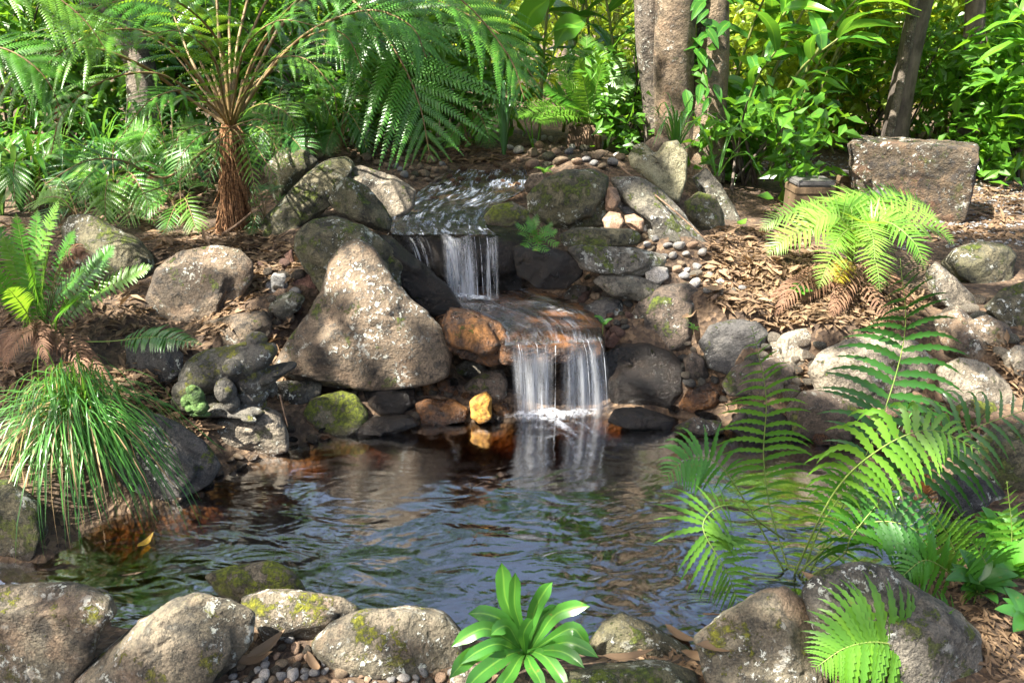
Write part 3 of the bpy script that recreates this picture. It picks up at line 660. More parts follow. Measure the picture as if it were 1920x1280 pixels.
rock([(1272,757),(1290,730),(1330,716),(1356,725),(1362,747),(1346,768),(1300,779),(1277,773)], 'shiny olive-brown stone at the pond edge', 'brownwet', 'stone', 'stone', sub=5, rough=.5)
rock([(1310,642),(1330,610),(1370,598),(1422,600),(1443,622),(1432,654),(1392,674),(1370,694),(1333,684)], 'slate-blue angular boulder behind the tall fern frond', 'dark', fac=7, sharp=24)
rock([(1281,672),(1300,659),(1319,669),(1330,702),(1316,723),(1289,718)], 'small brown cobble between the wet boulder and the slate-blue boulder', 'damp', 'cobble', 'stone', sub=4)
rock([(1353,718),(1370,690),(1402,674),(1452,670),(1492,690),(1500,717),(1482,740),(1430,746),(1368,740)], 'brown boulder right of the shiny olive stone', 'damp', depth=.8)
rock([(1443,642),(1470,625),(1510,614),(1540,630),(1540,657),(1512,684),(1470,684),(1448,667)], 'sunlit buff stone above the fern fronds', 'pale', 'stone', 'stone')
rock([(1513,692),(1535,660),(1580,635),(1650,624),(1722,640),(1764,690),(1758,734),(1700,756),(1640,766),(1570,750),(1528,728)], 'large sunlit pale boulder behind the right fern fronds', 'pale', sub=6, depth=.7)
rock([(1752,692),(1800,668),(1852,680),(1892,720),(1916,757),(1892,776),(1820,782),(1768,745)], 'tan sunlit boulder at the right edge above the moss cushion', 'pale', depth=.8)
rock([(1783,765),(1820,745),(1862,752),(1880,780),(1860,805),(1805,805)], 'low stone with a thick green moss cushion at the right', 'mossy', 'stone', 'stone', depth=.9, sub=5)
rock([(1473,762),(1500,735),(1552,729),(1602,750),(1638,792),(1634,820),(1580,837),(1510,832),(1478,804)], 'dark brown boulder at the water behind the fern fronds', 'damp', depth=.7)
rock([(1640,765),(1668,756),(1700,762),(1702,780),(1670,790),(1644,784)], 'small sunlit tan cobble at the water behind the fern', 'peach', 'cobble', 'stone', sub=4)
rock([(1745,592),(1800,578),(1852,620),(1878,672),(1868,696),(1820,676),(1765,644)], 'brown shaded boulder right of the dead fern skirt', 'tan', depth=.8)
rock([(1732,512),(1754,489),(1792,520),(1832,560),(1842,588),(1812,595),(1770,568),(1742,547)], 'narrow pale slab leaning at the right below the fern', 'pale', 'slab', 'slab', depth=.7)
rock([(1762,492),(1790,465),(1840,451),(1892,460),(1908,480),(1898,522),(1872,550),(1820,553),(1778,528)], 'lichened olive boulder at the right beside the path', 'olive', dY=.1)
rock([(1843,575),(1880,540),(1932,524),(1975,560),(1955,616),(1890,616)], 'dark mossy boulder cut by the right edge', 'olive')
rock([(1812,602),(1850,589),(1892,610),(1911,642),(1892,660),(1850,655),(1822,628)], 'mossy brown stone below the boulder at the right edge', 'tan', 'stone', 'stone')
rock([(1876,668),(1905,646),(1960,648),(1980,690),(1940,712),(1890,702)], 'buff stone cut by the right edge', 'pale', 'stone', 'stone')
rock([(1820,835),(1860,800),(1930,790),(1990,840),(1980,920),(1900,940),(1835,900)], 'dark mossy rock at the right edge behind the fern', 'olive', depth=.8)
rock([(1755,912),(1800,880),(1852,898),(1896,932),(1886,968),(1800,984),(1762,955)], 'flat grey rock at the right shore of the pond', 'dark', depth=.8)
rock([(1752,845),(1775,835),(1800,848),(1790,870),(1762,868)], 'small grey cobble at the right shore', 'greypeb', 'cobble', 'stone', sub=4)
rock([(1720,850),(1738,842),(1752,856),(1742,872),(1724,868)], 'small tan cobble at the right shore', 'peach', 'cobble', 'stone', sub=4)
# --- the front row
rock([(-50,1102),(60,1091),(132,1089),(203,1110),(218,1140),(188,1178),(172,1224),(130,1268),(60,1300),(-50,1305)], 'lichen-spotted grey boulder in the front left corner', 'front', sub=6, depth=.8, hor=.35, n=3, fac=8, sharp=24, back=.35)
rock([(122,1290),(198,1222),(260,1166),(330,1121),(372,1109),(432,1124),(482,1146),(474,1202),(442,1244),(380,1282),(300,1312),(180,1316)], 'long tilted front boulder with mossy face', 'front', sub=6, depth=.75, hor=.35, n=3, fac=8, sharp=20, back=.35)
rock([(448,1122),(500,1107),(582,1109),(642,1118),(680,1140),(642,1168),(602,1195),(540,1212),(500,1206),(476,1168)], 'flat tan front stone between two larger ones', 'front', sub=5, depth=.75, hor=.35, n=3, back=.3)
rock([(582,1202),(618,1166),(680,1142),(760,1137),(832,1150),(868,1185),(865,1234),(832,1260),(760,1268),(680,1262),(618,1246),(588,1224)], 'sunlit rounded front boulder left of the rosette plant', 'front', sub=6, depth=.75, hor=.35, n=3.2, fac=8, back=.35)
rock([(382,1078),(430,1060),(512,1049),(553,1070),(575,1106),(540,1124),(460,1128),(408,1114)], 'moss-topped stone standing in the pond near the front row', 'mossy', 'stone', 'stone', depth=.8, hor=.35, back=-.35)
rock([(1103,1207),(1130,1165),(1165,1146),(1202,1160),(1252,1190),(1296,1216),(1284,1240),(1200,1238),(1126,1240)], 'pointed green-grey front stone right of the rosette plant', 'olive', 'stone', 'stone', depth=.8, hor=.35, fac=6, sharp=24)
rock([(1040,1268),(1120,1246),(1250,1240),(1308,1262),(1315,1320),(1040,1330)], 'flat mossy slab at the bottom edge', 'olive', 'slab', 'slab', depth=.9, n=3.5, hor=.3)
rock([(1298,1192),(1350,1150),(1420,1110),(1472,1099),(1514,1130),(1550,1202),(1556,1262),(1535,1325),(1400,1330),(1326,1264)], 'front boulder with a sunlit patch under the arching frond', 'front', sub=6, depth=.7, hor=.35, n=2.8, back=.35)
rock([(1505,1102),(1540,1066),(1612,1048),(1672,1064),(1732,1110),(1802,1150),(1840,1190),(1842,1254),(1806,1320),(1650,1330),(1568,1246),(1526,1182)], 'large egg-shaped grey front boulder with pale lichen specks', 'grey', sub=6, depth=.7, hor=.35, n=2.4, fac=5, back=.35)
rock([(842,1258),(870,1240),(905,1250),(915,1285),(870,1300),(845,1290)], 'small buff stone behind the rosette plant', 'pale', 'stone', 'stone', sub=4, hor=.4)

# --- loose pebbles
def pebble_meshes(n=7):
    out = []
    for i in range(n):
        V, fc = ICO[3]; s = facet(V, 900 + i, 7, .6, .95, 10); g = np.random.default_rng(i)
        P_ = V * s[:, None] * np.array([1, g.uniform(.65, .95), g.uniform(.5, .75)]) + 0.06 * V * fbm(V + i * 5, 1.7, 3)[:, None]
        out.append((P_, fc))
    return out
PEB = pebble_meshes()
PMESH = {}
def pebble(p, r, kind, label, group, g):
    i = int(g.integers(len(PEB)))
    if (i, kind) not in PMESH:
        me = mesh('pebble', PEB[i][0], PEB[i][1]); me.materials.append(RM[kind]); PMESH[(i, kind)] = me
    nm = 'cobble' if label.split(' packed')[0].split(' ')[-1] == 'cobble' or 'cobble' in label else 'pebble'
    o = bpy.data.objects.new(nm, PMESH[(i, kind)]); COL.objects.link(o)
    o.location = p; o.scale = (r, r, r); o.rotation_euler = (g.normal(0, .3), g.normal(0, .3), g.uniform(0, 6.28))
    return tag(o, label, nm, group)
PLACED = []
def scatter(n, poly, rpx, kinds, label, group, seed, sink=.15, zoff=0.0, tries=60):
    g = np.random.default_rng(seed); p = np.asarray(poly, float); q = np.roll(p, -1, 0); k = 0
    lo, hi = p.min(0), p.max(0)
    for _ in range(n * tries):
        if k >= n: break
        x, y = g.uniform(lo, hi)
        ins = (((p[:, 1] > y) != (q[:, 1] > y)) & (x < (q[:, 0] - p[:, 0]) * (y - p[:, 1]) / (q[:, 1] - p[:, 1] + 1e-9) + p[:, 0])).sum() % 2
        if not ins: continue
        r = g.uniform(*rpx)
        if any((x - a) ** 2 + (y - b) ** 2 * 2.2 < (0.80 * (r + c)) ** 2 for a, b, c in PLACED): continue
        PLACED.append((x, y, r)); k += 1
        G, t = ground(x, y, False); rr = r * t / F; G[2] = float(height(G[:1], G[1:2])[0])
        pebble((G[0], G[1], G[2] + rr * (.55 - sink) + zoff), rr, kinds[int(g.integers(len(kinds)))], label, group, g)
scatter(46, [(650,292),(720,280),(820,290),(838,318),(800,345),(770,340),(740,322),(680,305)], (7, 14), ['brownpeb','brownpeb','olive','brownpeb','greypeb'], 'brown pebble on the left bank of the stream under the hanging frond', 'pebbles left of the stream', 1)
scatter(44, [(955,285),(1010,262),(1110,270),(1170,300),(1160,322),(1060,315),(1000,320),(970,312)], (8, 17), ['brownpeb','greypeb','peach','white','brownpeb','olive'], 'rounded pebble on the bank between the stream and the stump', 'pebbles behind the stream', 2)
scatter(34, [(830,330),(880,322),(985,325),(985,360),(960,385),(900,400),(800,400),(800,365)], (6, 12), ['brownwet','damp','brownwet','wet'], 'wet brown pebble lying in the running stream', 'pebbles in the stream', 3, .0, .028)
scatter(16, [(1170,345),(1210,400),(1240,470),(1290,505),(1200,470),(1180,430)], (7, 12), ['white','greypeb','brownpeb'], 'pale pebble wedged beside the sloping slab', 'pebbles beside the sloping slab', 4)
scatter(16, [(1040,530),(1110,525),(1180,570),(1170,600),(1090,585),(1060,560)], (7, 13), ['damp','peach','brownpeb','olive'], 'brown pebble behind the orange ledge', 'pebbles behind the orange ledge', 5)
scatter(22, [(1250,500),(1340,500),(1400,545),(1340,560),(1290,530)], (8, 15), ['white','pale','greypeb','peach'], 'sunlit pebble among dry leaves above the brown boulder', 'pebbles above the brown boulder', 6)
scatter(70, [(520,1215),(560,1205),(600,1235),(680,1262),(850,1262),(850,1300),(420,1300),(450,1250)], (8, 15), ['greypeb','brownpeb','greypeb','peach','white','damp'], 'small grey or tan pebble on the ground between the front boulders', 'pebbles between the front boulders', 8)
scatter(12, [(780,690),(860,735),(880,750),(840,760),(780,740)], (7, 12), ['brownwet','damp'], 'small wet pebble at the foot of the triangular boulder', 'pebbles at the foot of the triangular boulder', 9)
scatter(14, [(1760,820),(1840,800),(1850,880),(1780,880)], (8, 14), ['peach','greypeb','pale'], 'dry pebble on the right shore', 'pebbles on the right shore', 10)

# --- cobbles packed between the bigger stones
scatter(16, [(490,500),(560,500),(560,600),(520,680),(470,660),(500,600)], (11, 20), ['greypeb','tan','damp','red','grey'], 'cobble packed between the brown boulder and the triangular boulder', 'cobbles left of the triangular boulder', 21)
scatter(16, [(1090,540),(1180,560),(1185,640),(1140,640),(1095,600)], (9, 17), ['damp','dark','red','brownpeb'], 'cobble packed right of the orange ledge', 'cobbles right of the orange ledge', 22)
scatter(18, [(1290,640),(1330,690),(1370,760),(1300,760),(1270,700)], (10, 19), ['damp','grey','dark','brownpeb'], 'cobble packed between the wet boulders right of the fall', 'cobbles right of the lower fall', 23)
scatter(20, [(1420,640),(1540,640),(1530,730),(1480,760),(1400,690)], (11, 21), ['damp','tan','grey','pale'], 'cobble between the slate-blue boulder and the pale boulder', 'cobbles on the right bank', 24)
scatter(20, [(1620,740),(1800,740),(1850,830),(1760,860),(1650,830)], (11, 22), ['pale','peach','tan','grey'], 'pale cobble at the water behind the right ferns', 'cobbles behind the right ferns', 25)
scatter(14, [(1180,340),(1290,430),(1340,500),(1300,520),(1220,470)], (9, 16), ['white','greypeb','grey','peach'], 'pale cobble lying on the sloping bank under the heart-shaped stone', 'cobbles under the heart-shaped stone', 26)
scatter(16, [(600,690),(860,700),(880,760),(780,770),(650,740)], (9, 16), ['brownwet','damp','wet','brownpeb'], 'wet cobble in the crevice under the triangular boulder', 'cobbles under the triangular boulder', 27)
scatter(14, [(1740,540),(1850,560),(1900,640),(1880,690),(1800,620)], (11, 20), ['tan','grey','olive','pale'], 'cobble between the boulders at the right edge', 'cobbles at the right edge', 28)
scatter(12, [(520,300),(640,300),(660,330),(560,360)], (9, 15), ['olive','brownpeb','greypeb'], 'brown cobble on top of the bank above the mossy boulder', 'cobbles above the mossy boulder', 29)

rock([(1138,790),(1150,768),(1200,762),(1268,786),(1258,806),(1180,804)], 'low black wet rock at the right foot of the lower waterfall', 'wet', 'stone', 'stone', back=0, depth=.9)
rock([(1360,800),(1390,765),(1440,758),(1490,790),(1480,822),(1400,824)], 'dark wet stone at the shore left of the dark brown boulder', 'wet', 'stone', 'stone', back=.1)
rock([(1262,800),(1300,782),(1350,790),(1362,808),(1310,818)], 'flat wet stone below the shiny olive-brown stone', 'damp', 'stone', 'stone', back=0, sub=5)
scatter(26, [(1140,770),(1300,776),(1480,800),(1650,830),(1640,850),(1460,838),(1280,812),(1150,800)], (10, 19), ['wet','damp','wet','brownwet'], 'wet cobble along the far right shore of the pond', 'cobbles along the right shore', 31)
scatter(18, [(540,812),(620,806),(760,790),(950,782),(950,798),(760,806),(620,826),(550,836)], (8, 15), ['wet','damp','brownwet'], 'wet cobble along the far left shore of the pond', 'cobbles along the left shore', 32)
scatter(16, [(380,880),(420,862),(480,860),(440,900),(380,940),(320,955)], (9, 16), ['damp','brownwet','brownpeb'], 'brown cobble at the left shore beside the bank rock', 'cobbles beside the bank rock', 33)
# ------------------------------------------------------------------ leaves and ferns
LM = {
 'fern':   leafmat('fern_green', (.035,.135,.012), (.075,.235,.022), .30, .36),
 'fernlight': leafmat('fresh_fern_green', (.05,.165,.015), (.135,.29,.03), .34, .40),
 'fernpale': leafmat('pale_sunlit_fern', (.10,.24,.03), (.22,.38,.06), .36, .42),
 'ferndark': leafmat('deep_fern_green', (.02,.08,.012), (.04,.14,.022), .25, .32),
 'yellowfern': leafmat('yellowing_fern', (.28,.24,.02), (.40,.33,.04), .4, .5),
 'deadfern': leafmat('dead_fern_brown', (.10,.05,.028), (.22,.12,.065), .15, .8),
 'ginger': leafmat('ginger_leaf_green', (.022,.095,.014), (.055,.18,.02), .36, .24, vein=True),
 'gingerlight': leafmat('bright_ginger_leaf', (.06,.20,.018), (.11,.30,.022), .42, .28, vein=True),
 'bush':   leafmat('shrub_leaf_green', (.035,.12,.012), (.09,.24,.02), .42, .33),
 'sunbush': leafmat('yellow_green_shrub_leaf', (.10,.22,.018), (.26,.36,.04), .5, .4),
 'crown':  leafmat('tree_crown_leaf', (.03,.09,.012), (.06,.15,.02), .3, .4),
 'grass':  leafmat('grass_blade_green', (.03,.12,.018), (.085,.24,.04), .3, .3),
 'drygrass': leafmat('dry_grass_blade', (.30,.20,.09), (.42,.30,.16), .3, .6),
 'strap':  leafmat('strap_leaf_blue_green', (.03,.10,.03), (.07,.18,.05), .3, .25),
 'purple': leafmat('purple_strap_leaf', (.06,.02,.02), (.13,.05,.04), .2, .3),
 'rosette': leafmat('rosette_leaf_green', (.022,.11,.018), (.075,.23,.03), .28, .3, vein=True, spec=.5),
 'litter': leafmat('dry_leaf_litter', (.035,.02,.01), (.30,.195,.105), .12, .75, tcol=(.4,.25,.12)),
 'yellowleaf': leafmat('yellow_fallen_leaf', (.40,.26,.03), (.50,.33,.05), .3, .5),
 'red':    leafmat('red_flower', (.35,.012,.03), (.5,.03,.06), .2, .4),
}
STALK = {'green': plain('green_stalk', (.10,.17,.03), (.17,.22,.05), .5, 40, .1),
         'brown': plain('brown_frond_stalk', (.12,.075,.03), (.22,.15,.06), .6, 60, .3),
         'dead': plain('dead_stalk', (.10,.06,.035), (.2,.13,.08), .8, 60, .3),
         'cane': plain('ginger_cane', (.12,.16,.04), (.2,.2,.07), .5, 30, .1)}
PX = lambda pts: np.array([at_Y(a, b, c) for a, b, c in pts])
GRAV = np.array([0, 0, -1.0])

def frond(root, C, plen, npairs, style='pinnate', mat='fern', stalk='green', hint=(0, -.55, .85), t0=.12, ang=.55, droop=.6, pw=.20, seed=0, rad=.005, prof=None, m=None, name='frond', curl=0.0):
    """one frond: rachis along C, leaflets from fraction t0 to the tip; style sets how the leaflets are cut"""
    g = np.random.default_rng(seed + 5000); C = np.asarray(C, float); o = np.array(root.location)
    n = 60; CC = spline(C, n); T, Nn, S = frames(CC, hint)
    ts = t0 + (1 - t0) * np.linspace(0, 1, npairs) ** 0.92; ts = np.repeat(ts, 2); sd = np.tile([1, -1], npairs)
    ts = np.clip(ts + g.normal(0, .004, len(ts)), 0, .998)
    fi = ts * (n - 1); i0 = fi.astype(int); i1 = np.minimum(i0 + 1, n - 1); fr = (fi - i0)[:, None]
    B = CC[i0] * (1 - fr) + CC[i1] * fr; Tb, Nb, Sb = T[i0], Nn[i0], S[i0] * sd[:, None]
    q = (ts - t0) / (1 - t0)
    if prof is None: L = plen * np.minimum(1, 0.45 + q * 2.6) * np.clip((1 - q) * 1.9, 0.04, 1) ** 0.75
    else: L = plen * prof(q)
    L = L * g.uniform(.9, 1.06, len(L))
    aa = ang + .45 * q; d0 = norm(Sb * np.cos(aa)[:, None] + Tb * np.sin(aa)[:, None] + Nb * g.normal(0.10, .08, (len(ts), 1)))
    if m is None: m = 14 if style == 'bi' else 13
    s = np.linspace(0, 1, m); dr = droop * g.uniform(.7, 1.3, len(ts))
    D = norm(d0[:, None] + GRAV * (dr[:, None] * s[None, :] ** 1.3)[..., None] + (Tb * curl)[:, None] * (s ** 2)[None, :, None])
    step = (L / (m - 1))[:, None, None]; Pc = B[:, None] + np.cumsum(np.concatenate([D[:, :1] * 0, D[:, :-1]], 1), 1) * step
    Np = norm(Nb[:, None] - (Nb[:, None] * D).sum(-1, keepdims=True) * D); Wd = np.cross(D, Np)
    K = len(ts)
    mb = MB()
    if style == 'bi':
        # twice-divided: every leaflet carries two rows of small lobes
        ms = 2 * m + (-8 if L.max() < .2 else -8); fi2 = np.linspace(0.02, .985, ms) * (m - 1); a0 = fi2.astype(int); a1 = np.minimum(a0 + 1, m - 1); f2 = (fi2 - a0)[None, :, None]
        Pq = Pc[:, a0] * (1 - f2) + Pc[:, a1] * f2; Dq = D[:, a0]; Wq = Wd[:, a0]; Nq = Np[:, a0]
        ss = np.linspace(0.02, .985, ms)
        pl = (L[:, None] * pw) * np.clip((1 - ss[None, :]) * 1.35, .06, 1) ** .8 * np.minimum(1, .5 + ss[None, :] * 5)
        hw = (L / ms * .46)[:, None] * np.ones(ms)[None, :]
        for sg in (1, -1):
            dd = norm(Wq * sg * .85 + Dq * .55 + GRAV * .12)
            a = Pq - Dq * hw[..., None]; b = Pq + Dq * hw[..., None] * .7
            mid1 = Pq + dd * (pl * .55)[..., None] - Dq * (hw * .75)[..., None] + Nq * (pl * .05)[..., None]
            mid2 = Pq + dd * (pl * .6)[..., None] + Dq * (hw * .55)[..., None] + Nq * (pl * .05)[..., None]
            c = Pq + dd * pl[..., None] - Nq * (pl * .12)[..., None]
            V = np.stack([a, b, mid2, c, mid1], 2).reshape(-1, 3)
            k = np.arange(K * ms)[:, None] * 5
            fcs = np.concatenate([k + [0, 1, 2, 4], ], 0); tr = (k + [4, 2, 3])
            mb.add(V, fcs); mb.f.extend((tr + mb.n - len(V)).tolist())
    else:
        ss = s[None, :]
        wbase = (L * pw)[:, None] * np.clip(np.minimum(.55 + ss * 3, (1 - ss) * 1.5), .03, 1) ** .85
        if style == 'toothed':
            z = np.where(np.arange(m) % 2 == 0, 1.0, .58); wl = wbase * z[None, :]
        else: wl = wbase
        fold = .22
        l = Pc + Wd * wl[..., None] / 2 + Np * (wl * fold / 2)[..., None]; r_ = Pc - Wd * wl[..., None] / 2 + Np * (wl * fold / 2)[..., None]
        if style == 'toothed':
            sh = D * (step * .55) * (np.arange(m) % 2 == 0)[None, :, None]; l = l + sh; r_ = r_ + sh
        V = np.stack([l, Pc, r_], 2).reshape(-1, 3)
        k = (np.arange(K)[:, None] * m + np.arange(m - 1)[None, :]).reshape(-1, 1) * 3
        mb.add(V, np.concatenate([k + [0, 1, 4, 3], k + [1, 2, 5, 4]], 0))
    fo = obj(name, mb.build(name, True, o), LM[mat], root)
    rb = MB(); tube(rb, CC, np.linspace(rad, rad * .22, n), 5)
    obj('frond_stalk', rb.build('frond_stalk', True, o), STALK[stalk], fo)
    return fo
def arc(A, B, lift, sag=0.0, k=.45):
    A, B = np.asarray(A, float), np.asarray(B, float)
    M1 = A + (B - A) * k * .7 + np.array([0, 0, lift]); M2 = A + (B - A) * (.55 + k * .5) + np.array([0, 0, lift * .75 - sag])
    return np.array([A, M1, M2, B])

# --- the tree fern
tb = at_z(430, 430, .55); tb = np.array([tb[0], tb[1], .53])
tf = empty('tree_fern', tuple(tb), 'big tree fern with a shaggy brown trunk and long arching lacy fronds', 'tree fern')
top = at_Y(432, 250, tb[1])
C = spline([tb - [0, 0, .06], tb + (top - tb) * .35 + [.01, 0, 0], top - [0, 0, .03], top + [0, 0, .06]], 24)
R_ = np.interp(np.linspace(0, 1, 24), [0, .12, .5, .85, 1], [.085, .056, .042, .042, .012])
V = []; k = 30; T_, N_, S_ = frames(C, (0, 1, 0.02)); a = np.linspace(0, 2 * math.pi, k, endpoint=False)
VV = C[:, None] + (np.cos(a)[None, :, None] * N_[:, None] + np.sin(a)[None, :, None] * S_[:, None]) * R_[:, None, None]
VV = VV + norm(VV - C[:, None]) * (.016 * fbm(VV * np.array([1, 1, .25]), 60, 3) + .012 * fbm(VV, 30, 2))[..., None]
mb = MB(); mb.add(VV, [[i * k + j, i * k + (j + 1) % k, (i + 1) * k + (j + 1) % k, (i + 1) * k + j] for i in range(23) for j in range(k)])
obj('trunk', mb.build('trunk', True, tb), plain('shaggy_fern_trunk', (.07,.035,.018), (.26,.13,.06), .9, 26, .9, .2, (1, 1, .14)), tf)
mb = MB(); g = np.random.default_rng(3)          # old stalk stubs and fibres down the trunk
for i in range(520):
    th = g.uniform(0, 6.28); z0 = g.uniform(.15, 1.1); p0 = tb + (top - tb) * z0; rr = np.interp(z0, [0, .5, 1], [.07, .045, .045])
    d = np.array([math.cos(th), math.sin(th), 0]); ln = g.uniform(.08, .34)
    tube(mb, [p0 + d * rr * .8, p0 + d * (rr + .012) - [0, 0, ln * .4], p0 + d * (rr + g.uniform(.0, .05) * g.random()) - [g.normal(0, .015), g.normal(0, .015), ln]], [.0055 * g.uniform(.5, 1.3), .004, .0015], 4)
tag(obj('trunk_fibres', mb.build('trunk_fibres', True, tb), plain('fern_trunk_fibre', (.06,.025,.012), (.42,.22,.10), .85, 90, .3), tf), kind='stuff')
A0 = (432, 240, tb[1])
TF = [  # control points (pixel, pixel, distance), leaflet length, pairs, droop, material
 ([A0,(345,178,3.95),(255,118,3.75),(140,90,3.55),(20,150,3.4),(-30,260,3.35)], .36, 13, .95, 'fernlight', .34),
 ([A0,(375,150,3.9),(300,70,3.7),(190,60,3.5),(90,120,3.4),(40,220,3.35)], .34, 13, .9, 'fernlight', .36),
 ([A0,(405,120,4.1),(345,30,4.0),(250,0,3.9),(120,30,3.8)], .34, 12, .9, 'fern', .40),
 ([A0,(412,80,4.2),(400,-60,4.3),(360,-200,4.2),(260,-300,4.1)], .40, 12, .7, 'fernlight', .50),
 ([A0,(362,120,4.3),(315,10,4.5),(230,-110,4.7)], .36, 11, .8, 'fern', .42),
 ([A0,(470,130,4.2),(540,20,4.2),(660,-70,4.1),(800,-60,4.0)], .42, 13, 1.0, 'fern', .42),
 ([A0,(500,140,4.0),(580,60,3.85),(690,20,3.75),(770,50,3.7),(800,110,3.68)], .38, 15, 1.0, 'fern', .36),
 ([A0,(520,60,4.2),(610,-20,4.15),(690,28,3.95),(750,112,3.8),(787,198,3.72),(806,292,3.7)], .50, 14, .35, 'fern', .40),
 ([A0,(540,30,4.3),(690,-70,4.35),(850,-10,4.3),(950,100,4.2),(985,190,4.15)], .38, 16, .7, 'fern', .40),
 ([A0,(460,90,4.5),(560,-60,4.9),(760,-20,5.0),(930,60,5.0),(1010,160,4.9)], .46, 16, .8, 'fernlight', .42),
 ([A0,(452,215,4.0),(495,195,3.85),(540,215,3.75),(560,260,3.7)], .13, 18, .6, 'fernlight', .25),
 ([A0,(470,235,4.0),(505,255,3.85),(535,320,3.78)], .12, 16, .5, 'fernlight', .25),
 ([A0,(465,255,3.95),(490,290,3.8),(522,345,3.72)], .11, 15, .5, 'fern', .25),
 ([A0,(385,250,3.95),(345,285,3.85),(318,345,3.8)], .14, 18, .55, 'fern', .22),
 ([A0,(400,270,3.9),(365,300,3.75),(335,360,3.65)], .12, 16, .55, 'fernlight', .25),
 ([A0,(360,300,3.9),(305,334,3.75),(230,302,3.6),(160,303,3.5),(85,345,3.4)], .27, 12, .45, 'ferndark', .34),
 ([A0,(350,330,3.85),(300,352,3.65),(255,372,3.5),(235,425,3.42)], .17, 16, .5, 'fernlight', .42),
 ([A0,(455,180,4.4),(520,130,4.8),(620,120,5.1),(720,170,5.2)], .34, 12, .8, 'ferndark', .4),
]
for i, (pts, pl, npr, dr, mt, t0) in enumerate(TF):
    frond(tf, PX(pts), pl, npr, 'bi', mt, 'brown', t0=t0, droop=dr, seed=i, rad=.010 if pl > .2 else .005, pw=.105, m=16, hint=(0, -.45, .9) if i != 7 else (0, -.9, .45))
for i, (x, y) in enumerate([(395,130),(375,115),(470,120),(410,60),(455,150)]):      # cut brown stalk stubs among the fronds
    mb = MB(); tube(mb, PX([(432,250,tb[1]), ((432+x)/2+4, (250+y)/2, tb[1]), (x, y, tb[1] + .05)]), [.012, .009, .006], 6)
    obj('old_stalk', mb.build('old_stalk', True, tb), STALK['brown'], tf)

# --- the narrow upright sword fern at the left edge, with its dead skirt
sb = ground(85, 640)[0]
sf = empty('sword_fern', tuple(sb), 'upright sword fern with narrow fronds and a dead brown skirt at the left edge', 'fern')
Ys = sb[1]
for i, (x, y, dy) in enumerate([(112,372,.05),(70,392,.1),(30,400,-.05),(5,440,.0),(-40,480,-.1),(140,430,.1),(95,450,-.15),(50,470,-.2),(165,500,.0),(15,540,-.25),(-30,400,.2),(150,560,-.2),(285,498,.1),(215,460,.15)]):
    A = sb + np.array([g.normal(0, .03), g.normal(0, .03), -.01]); B = at_Y(x, y, Ys + dy)
    frond(sf, arc(A, B, .06, .02), .055 if i < 11 else .075, 30, 'pinnate', 'fern' if i % 3 else 'fernlight', 'green', t0=.16, ang=.2, droop=.4, pw=.26, seed=40 + i, rad=.003, m=7)
B = [(95,640,Ys),(200,640,Ys-.1),(290,632,Ys-.2),(378,645,Ys-.3)]
frond(sf, PX(B), .075, 28, 'pinnate', 'ferndark', 'green', t0=.45, ang=.3, droop=.9, pw=.26, seed=60, rad=.003, m=7)
for i in range(9):
    x, y = g.uniform(-20, 230), g.uniform(650, 735); G = ground(x, y)[0] + [0, 0, .03]
    frond(sf, arc(sb + [g.normal(0, .06), g.normal(0, .05), .02], G, g.uniform(.02, .10)), .06, 24, 'pinnate', 'deadfern', 'dead', t0=.2, ang=.5, droop=1.6, pw=.16, seed=70 + i, rad=.0025, m=6, name='dead_frond')
for i, (x, y) in enumerate([(155,470),(135,500),(165,480)]):
    frond(sf, arc(sb, at_Y(x, y, Ys - .1), .08, -.02), .05, 22, 'pinnate', 'deadfern', 'dead', t0=.5, ang=.5, droop=2.0, pw=.16, seed=95 + i, rad=.002, m=6, name='dead_frond')

def rosette_fern(name, base, tips, label, plen, pairs, mat, seed, lift=.10, style='pinnate', pw=.16, t0=.12, ang=.35, droop=.25, rad=.004, m=8, cat='fern', alt=None, stalk='green'):
    r = empty(name, tuple(base), label, cat); gg = np.random.default_rng(seed)
    for i, (x, y, dy) in enumerate(tips):
        B = at_Y(x, y, base[1] + dy); A = base + np.array([gg.normal(0, .012), gg.normal(0, .012), 0])
        frond(r, arc(A, B, lift * gg.uniform(.7, 1.2), .02), plen * gg.uniform(.85, 1.1), pairs, style, alt if alt and i % 4 == 1 else mat, stalk, t0=t0, ang=ang, droop=droop, pw=pw, seed=seed * 31 + i, rad=rad, m=m)
    return r
# --- the sunlit fern at the right with dead fronds under it
bb = ground(1590, 515)[0] + [0, 0, .07]
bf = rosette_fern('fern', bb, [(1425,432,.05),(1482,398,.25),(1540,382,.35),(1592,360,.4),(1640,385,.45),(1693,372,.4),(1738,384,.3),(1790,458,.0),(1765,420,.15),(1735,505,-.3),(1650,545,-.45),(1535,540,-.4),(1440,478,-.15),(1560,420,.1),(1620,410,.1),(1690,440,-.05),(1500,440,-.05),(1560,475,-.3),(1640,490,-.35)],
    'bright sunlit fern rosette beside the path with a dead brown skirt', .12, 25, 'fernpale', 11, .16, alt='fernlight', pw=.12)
frond(bf, arc(bb, at_Y(1570, 530, bb[1] - .3), .02), .07, 22, 'pinnate', 'yellowfern', 'green', t0=.2, ang=.4, droop=.6, pw=.18, seed=333, rad=.003, m=7)
for i in range(13):
    x, y = g.uniform(1440, 1760), g.uniform(530, 625); G = ground(x, y)[0] + [0, 0, .02]
    frond(bf, arc(bb + [g.normal(0, .05), -.02, -.02], G, g.uniform(.0, .06)), .07, 22, 'pinnate', 'deadfern', 'dead', t0=.2, ang=.5, droop=1.5, pw=.15, seed=400 + i, rad=.0025, m=6, name='dead_frond')
